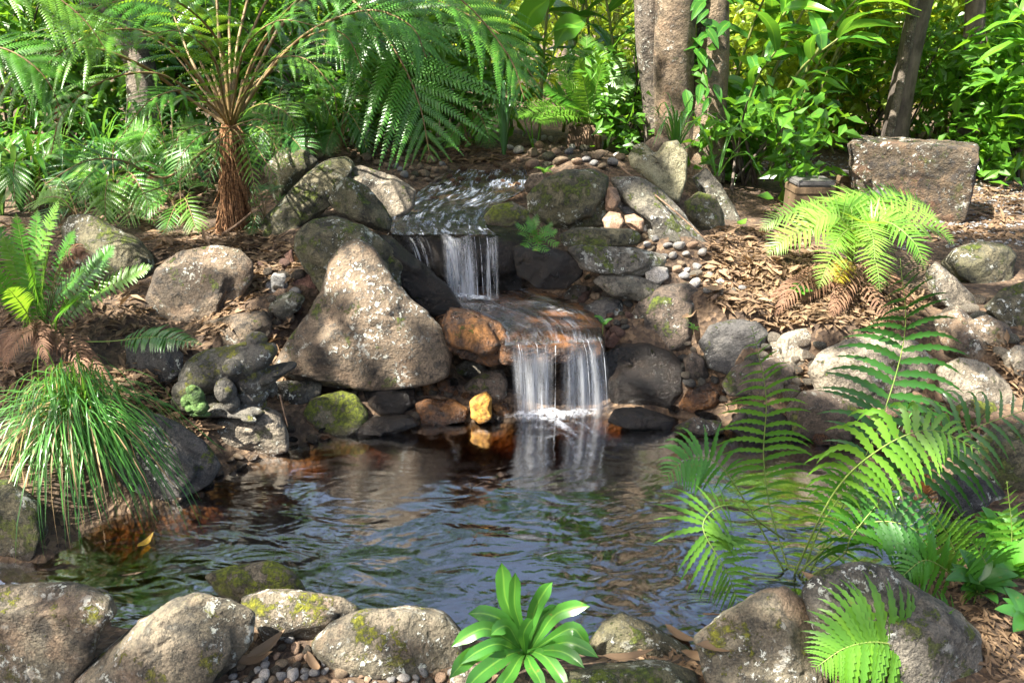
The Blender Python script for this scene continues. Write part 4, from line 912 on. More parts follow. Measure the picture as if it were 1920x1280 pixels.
# --- the small stump with its fern
st = at_z(1095, 278, .74); Yst = st[1]
stump = empty('tree_stump', tuple(st), 'short dark cut stump behind the stream pebbles', 'stump')
def logmesh(C, R, k=22, amp=.12, freq=14, cap=True):
    C = spline(C, 16) if len(C) < 16 else C; R = np.interp(np.linspace(0, 1, len(C)), np.linspace(0, 1, len(R)), R)
    T_, N_, S_ = frames(C, (0, 1, .03)); a = np.linspace(0, 2 * math.pi, k, endpoint=False)
    V = C[:, None] + (np.cos(a)[None, :, None] * N_[:, None] + np.sin(a)[None, :, None] * S_[:, None]) * R[:, None, None]
    V = V + norm(V - C[:, None]) * (R[:, None] * amp * fbm(V * np.array([1, 1, .35]), freq, 4))[..., None]
    n = len(C); f = [[i * k + j, i * k + (j + 1) % k, (i + 1) * k + (j + 1) % k, (i + 1) * k + j] for i in range(n - 1) for j in range(k)]
    if cap: f.append([(n - 1) * k + j for j in range(k)])
    mb = MB(); mb.add(V, f); return mb
BARKS = {'grey': rockmat('grey_brown_bark', (.19,.155,.115), (.27,.22,.165), (.10,.08,.06), .4, .1, bump=1.2),
         'warm': rockmat('warm_brown_bark', (.20,.145,.09), (.28,.21,.135), (.11,.08,.05), .3, .1, warm=(.30,.19,.11), bump=1.2),
         'dark': plain('dark_rough_bark', (.06,.05,.042), (.15,.125,.10), .9, 16, 1.0, .2, (1, 1, .4)),
         'stump': plain('rotting_stump_wood', (.035,.025,.018), (.13,.085,.055), .9, 18, 1.0, .2, (1, 1, .3))}
sR = 30 * 5.35 / F
obj('trunk', logmesh([st - [0, 0, .08], st + [0, 0, .02], at_Y(1095, 236, Yst)], [sR * 1.2, sR, sR * .9], 22, .2).build('trunk', True, st), BARKS['stump'], stump)
fb = at_Y(1105, 232, Yst - .04)
rosette_fern('fern', fb, [(1040,110,.2),(1062,88,.3),(1100,62,.3),(1128,78,.3),(1165,100,.25),(1020,165,.0),(985,200,-.2),(1005,230,-.3),(1045,140,-.1),(1150,170,.1),(1085,110,-.1),(1185,150,.0),(965,215,-.1),(1060,200,-.4),(1130,120,-.1)],
    'fresh green fern growing out of the dark stump', .115, 26, 'fernlight', 13, .05, alt='fern')
mb = MB()
for i in range(60):
    th = g.uniform(0, 6.28); d = np.array([math.cos(th), math.sin(th) , 0]); p0 = fb + d * .03 - [0, 0, .01]
    tube(mb, [p0, p0 + d * .05 - [0, 0, .06], p0 + d * .055 - [0, 0, g.uniform(.1, .2)]], [.006, .004, .002], 4)
skf = tag(obj('dead_skirt', mb.build('dead_skirt', True, st), STALK['dead'], stump), kind='stuff')
# --- the little fern on the ledge by the upper fall
lb = at_Y(1003, 452, 3.33)
rosette_fern('fern', lb, [(965,415,.0),(975,435,-.08),(990,405,.05),(1008,400,.05),(1035,415,.05),(1045,430,.0),(1050,455,-.05),(1030,470,-.1),(1005,470,-.12),(980,460,-.1),(1000,430,-.05),(1020,438,-.08)],
    'tiny fern on the black rock beside the upper fall', .030, 14, 'fern', 17, .02, pw=.24, ang=.3, rad=.0015, m=6)
# --- ferns in the right foreground
def px_frond(root, pts, plen, pairs, mat, seed, t0=.35, droop=.55, pw=.13, ang=.15, rad=.0035, hint=(0, -.8, .6), style='toothed', m=17, curl=0.0, stalk='green'):
    return frond(root, PX(pts), plen, max(10, int(pairs * .8)), style, mat, stalk, hint=hint, t0=t0, ang=ang, droop=droop, pw=pw, seed=seed, rad=rad, m=m, curl=curl)
Bq = (1485, 1085, 1.95)
b0 = at_Y(*Bq)
fg = empty('fern', tuple(b0), 'tall feathery fern rising from the pond edge behind the front boulders', 'fern')
px_frond(fg, [Bq,(1448,970,2.05),(1432,860,2.1),(1436,740,2.12),(1410,612,2.10)], .150, 27, 'fernlight', 1, .30, .95)
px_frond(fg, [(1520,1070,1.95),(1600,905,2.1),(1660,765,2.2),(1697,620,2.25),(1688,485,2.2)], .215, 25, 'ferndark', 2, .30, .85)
px_frond(fg, [Bq,(1560,930,1.88),(1640,848,1.82),(1740,806,1.78),(1835,842,1.76)], .150, 26, 'fernlight', 3, .22, 1.9, 0.176)
px_frond(fg, [(1470,1070,1.95),(1400,945,2.0),(1345,868,2.0),(1290,860,1.98),(1247,895,1.95)], .115, 22, 'fern', 4, .38, 1.2, 0.176)
px_frond(fg, [(1470,1010,2.0),(1370,948,1.93),(1318,985,1.84),(1362,1070,1.78),(1396,1158,1.74)], .150, 30, 'fernlight', 5, .28, .55, .125, .1, hint=(.25, -.6, .75))
px_frond(fg, [Bq,(1570,1010,1.9),(1640,978,1.85),(1710,990,1.82),(1752,1040,1.80)], .125, 20, 'ferndark', 6, .35, .8, 0.194)
px_frond(fg, [(1500,1090,1.93),(1540,985,1.95),(1590,915,1.95),(1622,905,1.93)], .11, 18, 'fern', 7, .3, 1.2, 0.194)
px_frond(fg, [(1500,1090,1.93),(1580,1040,1.86),(1600,1000,1.84),(1690,890,1.9)], .12, 18, 'fern', 12, .3, 1.1, 0.176)
fr2b = at_Y(1840, 1190, 1.72)
f2 = empty('fern', tuple(fr2b), 'bushy bright fern clump at the right edge', 'fern')
px_frond(f2, [(1590,1010,2.0),(1700,890,2.05),(1800,815,2.05),(1960,755,2.0)], .20, 24, 'ferndark', 21, .2, 1.1, .12)
px_frond(f2, [(1850,1260,1.66),(1880,1120,1.72),(1897,1010,1.74),(1888,902,1.74)], .085, 24, 'fernlight', 22, .2, .5, 0.234)
px_frond(f2, [(1810,1190,1.72),(1800,1080,1.78),(1780,1010,1.78),(1735,938,1.76)], .115, 24, 'fernlight', 23, .25, .9, 0.213)
px_frond(f2, [(1840,1150,1.75),(1870,1060,1.8),(1910,1010,1.8),(1960,1030,1.8)], .12, 20, 'fern', 24, .2, 1.0, 0.213)
px_frond(f2, [(1830,1200,1.7),(1800,1100,1.7),(1740,1050,1.68),(1690,1080,1.66)], .11, 20, 'fern', 25, .3, .9, 0.213)
px_frond(f2, [(1845,1200,1.7),(1870,1180,1.62),(1910,1190,1.58),(1950,1250,1.55)], .11, 20, 'fernlight', 26, .2, .8, 0.213)
px_frond(f2, [(1835,1200,1.7),(1860,1120,1.66),(1850,1060,1.64),(1820,1010,1.64)], .10, 20, 'fern', 27, .3, 1.0, 0.213)
px_frond(f2, [(1800,1190,1.72),(1760,1120,1.75),(1730,1060,1.8),(1680,1000,1.85)], .12, 20, 'ferndark', 28, .3, 1.0, 0.194)
px_frond(f2, [(1850,1230,1.66),(1800,1180,1.6),(1770,1170,1.58),(1720,1140,1.6)], .09, 18, 'fern', 29, .35, .8, 0.213)
px_frond(f2, [(1850,1260,1.6),(1880,1230,1.55),(1900,1250,1.5),(1920,1300,1.48)], .09, 18, 'fern', 30, .2, .8, 0.213)
fr3b = at_Y(1800, 1340, 1.42)
f3 = empty('fern', tuple(fr3b), 'single pale green frond arching into the bottom edge', 'fern')
px_frond(f3, [(1800,1345,1.42),(1740,1240,1.40),(1660,1205,1.37),(1590,1212,1.35),(1530,1250,1.33)], .150, 40, 'fernlight', 31, .18, .9, 0.194, .15)
px_frond(f3, [(1760,1345,1.40),(1740,1290,1.38),(1710,1270,1.36),(1690,1300,1.35)], .08, 18, 'fern', 32, .2, .9, 0.194, .15)

# --- grass tuft
gb = ground(165, 850)[0]; gb[2] += .02
gt = empty('grass_tuft', tuple(gb), 'large tuft of long arching green grass over the pond edge', 'grass')
for nm, mt, cnt, sd in (('blades', 'grass', 620, 1), ('dry_blades', 'drygrass', 130, 2)):
    gg = np.random.default_rng(sd); mb = MB()
    for i in range(cnt):
        th = gg.uniform(0, 6.28); sp = gg.uniform(.1, 1.0) ** .8
        d = np.array([math.cos(th) + .12, math.sin(th) * .8 - .35, 0]); ln = gg.uniform(.24, .48) * (1 if mt == 'grass' else .85)
        p0 = gb + np.array([gg.normal(0, .04), gg.normal(0, .035), -.01])
        h = ln * (1.12 - .5 * sp)
        P_ = [p0, p0 + d * ln * sp * .22 + [0, 0, h * .62], p0 + d * ln * sp * .6 + [0, 0, h * .78 - sp * .05], p0 + d * ln * sp * .95 + [0, 0, h * .62 - sp * .16], p0 + d * ln * sp * 1.08 + [0, 0, h * .34 - sp * .36 * gg.uniform(.2, 1)]]
        P_ = [np.array([q[0], q[1], max(q[2], .012)]) for q in P_]
        blade(mb, P_, gg.uniform(.0025, .0052), (d[0], d[1], .8), 10, .3, 'strap', 2)
    tag(obj(nm, mb.build(nm, True, gb), LM[mt], gt), kind='stuff')

# --- broad-leaved rosette at the front
rb = at_Y(985, 1228, 1.50)
rp = empty('rosette_plant', tuple(ground(985, 1240)[0]), 'broad-leaved green rosette plant in the middle of the front edge', 'plant')
ro = np.array(rp.location)
mb = MB(); tube(mb, [ro - [0, 0, .02], (ro + rb) / 2, rb + [0, 0, .05]], [.009, .008, .006], 7)
obj('stem', mb.build('stem', True, ro), STALK['green'], rp)
RL = [((940,1054),(955,1130),1.54,.052,.0),((966,1072),(975,1140),1.50,.040,.0),((1036,1090),(1008,1150),1.52,.044,.0),((1000,1160),(990,1190),1.44,.034,.0),
 ((1106,1136),(1050,1165),1.50,.048,.02),((1105,1215),(1060,1185),1.46,.046,.03),((1122,1232),(1060,1212),1.42,.046,.03),((1096,1252),(1045,1228),1.38,.044,.03),
 ((878,1150),(935,1165),1.50,.046,.02),((846,1212),(905,1182),1.44,.046,.03),((862,1245),(920,1208),1.40,.044,.03),((842,1272),(905,1235),1.37,.046,.03),((866,1300),(925,1250),1.34,.044,.03),
 ((930,1310),(955,1260),1.34,.044,.03),((1022,1300),(1005,1255),1.34,.044,.02),((1068,1300),(1035,1255),1.36,.040,.02),((920,1190),(950,1185),1.46,.040,.02),((1050,1140),(1020,1170),1.55,.036,.0)]
for (tip, mid, Y_, wd, sg) in RL:
    A = rb + np.array([0, 0, g.uniform(-.02, .02)]); M = at_Y(*mid, (Y_ + rb[1]) / 2); B = at_Y(*tip, Y_)
    M = M + [g.normal(0, .006), g.normal(0, .006), g.uniform(.004, .02)]; wd = wd * g.uniform(.85, 1.2)
    mb = MB(); blade(mb, [A, A + (M - A) * .5 + [0, 0, .006], M, M + (B - M) * .55 + [0, 0, .008], B], wd * .74, (0, -.75, .65), 16, .28, lambda t: np.clip(.16 + .2 * t + np.sin(math.pi * t ** 1.35) * .8, 0, 1) * np.clip((1 - t) * 5.5, 0, 1) ** .6, 6, .03)
    obj('leaf', mb.build('leaf', True, ro, True), LM['rosette'], rp)

# --- small seedlings and clumps
def seedling(base, label, leaves, size, mat='fernlight', seed=0, wd=.28, name='seedling', elev=.5):
    gg = np.random.default_rng(seed); r = empty(name, tuple(base), label, 'plant'); o = np.array(base)
    mb = MB(); tube(mb, [o - [0, 0, .01], o + [0, 0, size * .4], o + [0, 0, size * .7]], [.002, .0018, .001], 5); obj('stem', mb.build('stem', True, o), STALK['green'], r)
    for i in range(leaves):
        th = 6.28 * i / leaves + gg.uniform(-.4, .4); e = elev * gg.uniform(.4, 1.5); d = np.array([math.cos(th) * math.cos(e), math.sin(th) * math.cos(e), math.sin(e)])
        p = o + [0, 0, size * gg.uniform(.25, .7)]; L = size * gg.uniform(.75, 1.15)
        mb = MB(); blade(mb, [p, p + d * L * .5 + [0, 0, L * .08], p + d * L - [0, 0, L * .12]], L * wd, (0, -.3, 1), 8, .25)
        obj('leaf', mb.build('leaf', True, o, True), LM[mat], r)
    return r
seedling(ground(622, 722)[0] + [0, -.05, .06], 'small bright green plant growing under the triangular boulder', 10, .11, 'rosette', 1, .26, 'small_plant')
seedling(ground(325, 695)[0] + [0, -.02, .03], 'tiny three-leaved seedling left of the frog statue', 4, .045, 'fernlight', 2, .5)
seedling(ground(408, 566)[0] + [0, -.02, .02], 'tiny seedling among dry leaves above the brown boulder', 4, .04, 'fernlight', 3, .5)
seedling(ground(1495, 570)[0] + [0, 0, .02], 'small leafy seedling under the sunlit fern', 9, .06, 'fern', 4, .5)
seedling(at_Y(1130, 622, 3.05), 'small glossy sprig beside the lower waterfall lip', 5, .06, 'rosette', 5, .4)
seedling(at_Y(1300, 622, 3.0), 'tiny sprig on the flank of the big brown boulder', 6, .03, 'fernlight', 6, .35)
seedling(ground(1385, 1255)[0] + [0, 0, .13], 'small bright weed on the sunlit front boulder', 8, .04, 'fernlight', 7, .5)
seedling(at_Y(1020, 335, 4.4), 'small green weed beside the stream pebbles', 6, .07, 'fernlight', 8, .4)
def straps(base, label, n, size, wd, mat, seed, spread=.9, name='strap_plant', split=True):
    gg = np.random.default_rng(seed); r = empty(name, tuple(base), label, 'plant'); o = np.array(base)
    for i in range(n):
        th = gg.uniform(0, 6.28); sp = gg.uniform(.25, 1) * spread; d = np.array([math.cos(th), math.sin(th), 0]); L = size * gg.uniform(.7, 1.1); h = L * (1 - .45 * sp)
        mb = MB(); blade(mb, [o + d * .01, o + d * L * sp * .25 + [0, 0, h * .55], o + d * L * sp * .6 + [0, 0, h * .85], o + d * L * sp + [0, 0, h * (.95 - .7 * sp)]], wd, (d[0] * -.3, d[1] * -.3, 1), 9, .35, 'strap', 2)
        obj('leaf', mb.build('leaf', True, o, True), LM[mat], r)
    return r
straps(at_Y(1265, 290, 4.75), 'spiky grassy tuft between the heart-shaped stone and the tree', 22, .42, .012, 'grass', 31, .9)
straps(at_Y(1345, 330, 4.7), 'thin arching strap leaves at the right of the tree foot', 9, .5, .012, 'grass', 32, 1.1)
straps(at_Y(945, 290, 5.1), 'upright strappy clump on the far bank of the stream', 18, .55, .02, 'strap', 33, .5)
straps(ground(40, 395)[0], 'blue-green strap plant at the left edge', 20, .5, .035, 'strap', 34, .8)
straps(ground(140, 340)[0] + [0, .5, 0], 'blue-green strap plant behind the lower fern frond', 20, .55, .035, 'strap', 35, .8)
straps(ground(300, 390)[0] + [0, .3, 0], 'strap-leaved plant left of the tree fern trunk', 18, .45, .035, 'strap', 36, .9)
straps(ground(620, 285)[0] + [0, .2, 0], 'dark strap-leaved plant behind the mossy boulder', 20, .5, .03, 'strap', 37, .9)
straps(ground(210, 420)[0], 'broad green strap plant under the left fronds', 16, .40, .04, 'ginger', 38, .9)
pu = straps(ground(80, 330)[0] + [0, .4, 0], 'purple-leaved strap plant with small red flowers at the left', 9, .42, .05, 'purple', 39, .9)
for i in range(9):
    o = np.array(pu.location); p = np.array([g.normal(0, .16), g.normal(-.1, .08), g.uniform(.15, .4)])
    mb = MB()
    for j in range(5):
        th = j * 1.256; d = np.array([math.cos(th), -.3, math.sin(th)]) * .022; blade(mb, [o + p, o + p + d * .6, o + p + d], .014, (0, -1, 0), 5, .2)
    obj('flower', mb.build('flower', True, o), LM['red'], pu)
straps(at_Y(1720, 800, 2.5), 'small arching grass tuft left of the moss cushion', 14, .16, .006, 'grass', 41, 1.1)
# ------------------------------------------------------------------ frog statue and its rider
def blobs(items, voxel, smooth=6, disp=.0):
    """merge ellipsoids (centre, radii, z-rotation in the picture plane) into one continuous skin"""
    mb = MB(); V0, f0 = ICO[4]
    for c, r, a in items:
        V = V0 * np.array(r); ca, sa = math.cos(a), math.sin(a)
        V = np.stack([V[:, 0] * ca - V[:, 2] * sa, V[:, 1], V[:, 0] * sa + V[:, 2] * ca], -1)
        mb.add(V + np.array(c), f0)
    me = mb.build('tmp'); o = bpy.data.objects.new('tmp', me); COL.objects.link(o)
    m = o.modifiers.new('r', 'REMESH'); m.mode = 'VOXEL'; m.voxel_size = voxel
    s = o.modifiers.new('s', 'SMOOTH'); s.iterations = smooth; s.factor = .5
    dg = bpy.context.evaluated_depsgraph_get(); e = o.evaluated_get(dg); em = e.to_mesh()
    v = np.zeros(len(em.vertices) * 3); em.vertices.foreach_get('co', v); v = v.reshape(-1, 3); fcs = [list(p.vertices) for p in em.polygons]
    e.to_mesh_clear(); bpy.data.objects.remove(o); bpy.data.meshes.remove(me)
    if disp: v = v + norm(v - v.mean(0)) * (disp * fbm(v, 45, 3))[:, None]
    return v, fcs
fy = 2.73; fk = at_Y(430, 753, fy); ks = np.linalg.norm(at_Y(431, 753, fy) - fk)
def fp(x, y, d=0): return np.array([(x - 430) * ks, d * ks, (760 - y) * ks * 1.06])     # picture pixels -> statue space, d away from the viewer
def fb_(x, y, d, rx, rz, ry, a=0): return (fp(x, y, d), (rx * ks, ry * ks, rz * ks), math.radians(a))
frog = [fb_(405,766,10,76,15,56), fb_(452,768,0,46,12,48), fb_(370,757,5,38,18,46),            # base slab
 fb_(400,706,16,62,40,48,20), fb_(372,722,16,34,36,46), fb_(432,696,16,46,36,44,22),            # trunk
 fb_(362,732,-22,26,24,18), fb_(350,746,-26,16,15,16), fb_(374,754,-34,30,9,13),                # near hind leg
 fb_(466,686,14,44,34,42,14), fb_(488,678,14,32,26,38,14), fb_(508,671,14,18,15,31,20),          # head and upper jaw
 fb_(476,724,14,34,26,36), fb_(484,706,14,22,22,36), fb_(504,715,14,36,14,34,20), fb_(524,705,14,28,9,29,14), fb_(544,698,14,15,6,22,8),     # throat and lower jaw
 fb_(488,650,22,20,15,18), fb_(456,682,-30,18,17,14), fb_(456,683,-42,10,10,7),                  # eyes
 fb_(440,724,-36,20,25,18,8), fb_(448,746,-36,15,18,15), fb_(474,764,-38,28,10,16,8), fb_(494,762,-42,14,6,6,10), fb_(492,767,-32,14,6,6,4), fb_(482,770,-52,15,6,6,-6),  # near foreleg and toes
 fb_(500,748,36,12,20,12), fb_(470,750,10,32,18,32)]
v, fcs = blobs(frog, .0032, 3, .0015)
statue_mat = rockmat('weathered_concrete_statue', (.11,.10,.082), (.17,.155,.12), (.05,.047,.04), .6, .5, mossc=(.15,.15,.02), bump=.8)
fl = np.array([fk[0], fk[1], v[:, 2].min() + fk[2]])
tag(obj('frog_statue', mesh('frog_statue', v - [0, 0, v[:, 2].min()], fcs), statue_mat, None, tuple(fl)), 'grey stone frog statue with wide open mouth, on an oval base', 'statue')
rider = [fb_(395,724,-58,15,22,11,10), fb_(400,742,-60,15,15,11,0), fb_(389,711,-58,11,9,10,10), fb_(373,735,-52,10,14,9,-10), fb_(380,747,-56,9,8,9), fb_(404,757,-58,12,5,8), fb_(388,757,-58,10,5,7), fb_(396,706,-62,4,4,4)]
v2, f2_ = blobs(rider, .0022, 3, .0008)
tag(obj('frog_figurine', mesh('frog_figurine', v2 - [0, 0, v2[:, 2].min()], f2_), rockmat('green_weathered_frog', (.09,.19,.04), (.15,.28,.07), (.05,.10,.025), .25, .5, mossc=(.14,.24,.03)), None, (fk[0], fk[1], fk[2] + v2[:, 2].min())),
    'small green frog figure clinging to the flank of the frog statue', 'figurine')

# ------------------------------------------------------------------ block seat and posts by the path
def box_rock(corners_px, z0, hgt, dep, mat, name, label, cat, sub=40, bev=.05, rough=.03, lean=0.0):
    """hewn block: left and right foot pixels of its front, ground height, height and depth"""
    (xl, yl), (xr, yr) = corners_px; A = at_z(xl, yl, z0); B = at_z(xr, yr, z0); e = B - A; wd = np.linalg.norm(e[:2]); ex = norm(np.array([e[0], e[1], 0])); ey = np.array([-ex[1], ex[0], 0])
    V, fc = ICO[6] if sub > 20 else ICO[5]
    q = V / np.maximum((np.abs(V) ** 12).sum(-1, keepdims=True) ** (1 / 12), 1e-9)
    q = np.clip(q * 1.03, -1, 1)
    mid = (A + B) / 2
    loc = np.stack([q[:, 0] * wd / 2, (q[:, 1] + 1) * dep / 2, (q[:, 2] + 1) * hgt / 2], -1)
    loc[:, 0] += lean * (q[:, 0] < -.2) * (1 - (q[:, 2] + 1) / 2) * wd * (-(q[:, 0] + .2)) * 1.2
    loc = loc + norm(V) * (rough * (fbm(loc + 3, 4.5, 4) + .5 * fbm(loc, 16, 3)))[:, None]
    P_ = mid + loc[:, :1] * ex + loc[:, 1:2] * ey + loc[:, 2:] * np.array([0, 0, 1]); base = np.array([mid[0], mid[1], z0])
    return tag(obj(name, mesh(name, P_ - base, fc), mat, None, tuple(base)), label, cat)
zb_ = float(ground(1720, 420)[0][2]) - .02
A = at_z(1600, 405, zb_); B = at_z(1822, 424, zb_)
t_ = np.linalg.norm(at_z(1720, 418, zb_) - CAM); 
box_rock([(1566, 404), (1806, 428)], zb_, 126 * t_ / F, .36, RM['bench'], 'stone_block', 'big rough-hewn rectangular stone block seat beside the path', 'stone block', rough=.028, lean=.16)
WOOD = plain('weathered_post_wood', (.075,.05,.028), (.14,.095,.055), .75, 14, .6, .3, (1, 1, .2)); CAPM = plain('grey_post_cap', (.07,.066,.064), (.12,.115,.11), .45, 20, .3)
def post(xl, xr, ytop, Y_, zfoot, label):
    A = at_Y(xl, ytop, Y_); B = at_Y(xr, ytop, Y_); c = (A + B) / 2; wd = (B - A)[0]; root = empty('timber_post', (c[0], c[1], zfoot), label, 'post')
    def bx(x0, x1, y0, y1, z0, z1, bev=.003):
        import bmesh
        bm = bmesh.new(); bmesh.ops.create_cube(bm, size=1.0)
        for vv in bm.verts: vv.co = Vector(((x0 + x1) / 2 + vv.co.x * (x1 - x0), (y0 + y1) / 2 + vv.co.y * (y1 - y0), (z0 + z1) / 2 + vv.co.z * (z1 - z0)))
        bmesh.ops.bevel(bm, geom=list(bm.edges), offset=bev, segments=2, affect='EDGES'); me = bpy.data.meshes.new('p'); bm.to_mesh(me); bm.free(); return me
    h = c[2] - zfoot
    obj('post_shaft', bx(-wd / 2, wd / 2, -wd * .42, wd * .42, 0, h - .052), WOOD, root)
    obj('post_collar', bx(-wd * .515, wd * .515, -wd * .44, wd * .44, h - .05, h - .012, .004), WOOD, root)
    obj('post_cap', bx(-wd * .5, wd * .5, -wd * .42, wd * .42, h - .010, h + .022, .010), CAPM, root)
post(1484, 1556, 342, 4.55, .44, 'square timber post with grey cap left of the stone block')
post(1626, 1692, 370, 4.30, .42, 'square timber post with dark cap right in front of the stone block')
post(1574, 1600, 326, 5.0, .46, 'narrow dark post half hidden behind the left end of the stone block')

# ------------------------------------------------------------------ leaf clouds
def leaf_cloud(mb, P_, D, Nn, L, W):
    """many small folded leaves: positions, directions, normals, lengths, widths"""
    P_ = np.asarray(P_); n = len(P_); S = norm(np.cross(D, Nn)); Nn = np.cross(S, D); L = np.broadcast_to(L, n)[:, None]; W = np.broadcast_to(W, n)[:, None]
    b = P_; m = P_ + D * L * .45 - Nn * W * .10; l = P_ + D * L * .42 + S * W * .5 + Nn * W * .12; r = P_ + D * L * .42 - S * W * .5 + Nn * W * .12; t = P_ + D * L - Nn * L * .14
    V = np.stack([b, l, m, r, t], 1).reshape(-1, 3); k = np.arange(n)[:, None] * 5
    mb.add(V, np.concatenate([k + [0, 2, 1], k + [0, 3, 2], k + [2, 3, 4], k + [1, 2, 4]], 0))
def rand_dirs(g, n, up=0.0, side=1.0):
    d = g.normal(size=(n, 3)); d[:, 2] = d[:, 2] * side + up; return norm(d)
# places the sun reaches: the crowns are open towards the sun there (x, y, z, radius in metres)
SPW = np.array([(.97,4.28,.9,.14),(-0.28,1.50,0.17,0.07),(-0.34,1.49,0.16,0.05),(-0.45,1.60,0.13,0.03),(0.51,1.37,0.21,0.09),(0.45,1.37,0.17,0.05),(-1.09,1.53,0.25,0.03),(-0.82,1.50,0.23,0.04),(-0.55,1.63,0.16,0.04),(0.00,1.50,0.32,0.04),(0.16,1.49,0.24,0.04),(-0.07,1.48,0.23,0.03),(0.05,1.39,0.16,0.04),(0.49,1.83,0.24,0.08),(0.61,1.93,-0.00,0.07),(0.95,2.92,0.07,0.05),(0.75,1.34,0.25,0.07),(1.27,1.73,0.25,0.07),(1.13,1.44,0.24,0.05),(0.85,1.86,0.42,0.04),(0.93,1.82,0.47,0.06),(1.34,2.92,0.33,0.13),(1.16,2.25,0.60,0.10),(1.25,2.88,0.28,0.08),(1.24,2.22,0.52,0.06),(1.42,2.86,0.22,0.06),(1.76,2.72,0.32,0.09),(1.82,2.69,0.25,0.06),(1.17,3.07,0.29,0.08),(1.21,3.05,0.26,0.05),(1.89,3.26,0.46,0.07),(2.17,3.63,0.52,0.06),(2.26,3.60,0.48,0.04),(1.76,2.95,0.40,0.05),(1.50,3.51,0.63,0.21),(1.47,3.99,0.46,0.16),(1.71,3.50,0.63,0.17),(1.78,3.33,0.61,0.11),(1.71,3.75,0.70,0.13),(1.47,3.75,0.67,0.10),(1.50,3.45,0.50,0.12),(1.18,3.54,0.42,0.12),(1.10,3.63,0.45,0.10),(1.22,3.35,0.41,0.11),(0.94,3.27,0.41,0.08),(1.22,3.88,0.48,0.11),(0.91,3.52,0.43,0.10),(1.05,3.81,0.48,0.07),(1.48,3.27,0.36,0.09),(1.14,2.24,0.69,0.06),(2.74,4.54,0.44,0.18),(2.99,4.71,0.46,0.13),(2.30,5.98,0.48,0.16),(1.59,4.62,0.67,0.08),(1.96,3.64,0.62,0.07),(2.40,4.63,0.67,0.09),(2.49,4.58,0.52,0.08),(2.24,4.70,0.69,0.05),(0.80,3.80,0.59,0.10),(0.86,3.68,0.51,0.09),(0.72,3.83,0.66,0.06),(0.89,3.59,0.46,0.06),(0.50,3.70,0.69,0.04),(0.47,3.66,0.63,0.04),(1.29,5.17,0.71,0.05),(0.85,5.27,1.41,0.06),(0.83,5.27,1.53,0.05),(-0.98,4.00,0.81,0.13),(-1.06,3.95,0.71,0.11),(-0.85,4.02,0.86,0.09),(-0.64,3.99,0.78,0.13),(-0.72,4.05,0.83,0.08),(-1.15,3.88,0.62,0.07),(-1.39,3.87,0.80,0.08),(-1.35,3.88,0.73,0.09),(-1.47,3.88,0.62,0.07),(-1.35,3.88,0.91,0.06),(-1.67,4.18,0.52,0.08),(-1.48,3.88,0.54,0.07),(-0.69,3.10,0.58,0.06),(-0.60,3.12,0.62,0.05),(-0.55,3.01,0.50,0.06),(-0.41,3.05,0.39,0.06),(-0.35,3.01,0.29,0.09),(-0.79,2.99,0.32,0.09),(-0.72,2.93,0.23,0.07),(-0.51,2.96,0.33,0.04),(-0.81,2.73,0.32,0.04),(-0.90,2.71,0.38,0.04),(-0.97,3.06,0.22,0.03),(-0.96,2.73,0.40,0.03),(-1.01,2.66,0.11,0.07),(-0.95,2.62,0.09,0.05),(-1.44,3.26,0.41,0.10),(-1.39,3.29,0.50,0.07),(-1.51,3.23,0.35,0.07),(-1.23,3.25,0.41,0.05),(-1.61,3.09,0.67,0.05),(-1.76,3.55,0.52,0.05),(-1.90,3.58,0.64,0.05),(-1.12,3.08,0.35,0.03),(-1.85,3.03,0.77,0.12),(-1.71,2.99,0.84,0.08),(-1.89,2.93,0.61,0.10),(-1.51,3.02,0.58,0.06),(-1.44,2.28,0.35,0.12),(-1.62,2.39,0.17,0.11),(-1.37,2.38,0.16,0.07),(-1.56,2.21,0.31,0.08),(-1.57,2.84,0.27,0.06),(-1.59,2.54,0.40,0.06),(-1.72,3.28,1.34,0.19),(-3.05,5.24,0.93,0.24),(-2.72,5.61,1.06,0.25),(-2.57,5.61,1.33,0.21),(-2.79,5.35,0.82,0.17),(-2.94,5.14,1.19,0.23),(-1.68,4.42,1.47,0.16),(-1.36,4.29,1.47,0.16),(-1.52,6.13,1.50,0.30),(-0.74,3.73,1.48,0.14),(-0.59,3.66,1.52,0.11),(-1.81,6.20,1.13,0.20),(-1.45,5.69,1.09,0.15),(-0.43,3.75,1.28,0.07),(-0.52,3.64,1.10,0.07),(-0.38,3.70,1.10,0.07),(-1.11,5.55,0.97,0.11),(-0.16,4.11,1.33,0.09),(-0.07,5.17,1.10,0.12),(-2.18,4.69,0.87,0.11),(-1.99,4.63,0.94,0.08),(-2.28,4.25,0.76,0.11),(-1.78,4.03,0.67,0.09),(-2.10,4.39,0.53,0.09),(0.46,5.22,1.25,0.16),(0.67,5.65,1.30,0.14),(0.30,5.30,1.18,0.13),(0.24,5.29,1.02,0.14),(0.14,5.25,0.73,0.07),(0.33,4.95,0.74,0.08),(0.52,4.95,0.74,0.07),(-0.60,3.53,0.98,0.05),(-0.17,4.34,0.63,0.12),(-0.34,4.60,0.64,0.08),(-0.03,4.67,0.65,0.06),(0.18,3.20,0.34,0.08),(0.08,2.96,0.33,0.06),(-0.13,3.02,0.40,0.05),(0.25,2.95,0.34,0.05),(-0.13,2.89,0.08,0.04),(0.67,3.29,0.40,0.05),(0.74,3.25,0.32,0.03),(0.87,3.13,0.32,0.03),(0.60,3.05,0.18,0.04),(0.09,2.91,0.17,0.06),(0.28,2.94,0.20,0.05)])
SPW[:, 3] = SPW[:, 3] * .92 + .015
SPW[1:13, 3] *= 1.35
SPW[(SPW[:, 0] > .85) & (SPW[:, 1] > 2.6) & (SPW[:, 2] < .8), 3] *= 1.25
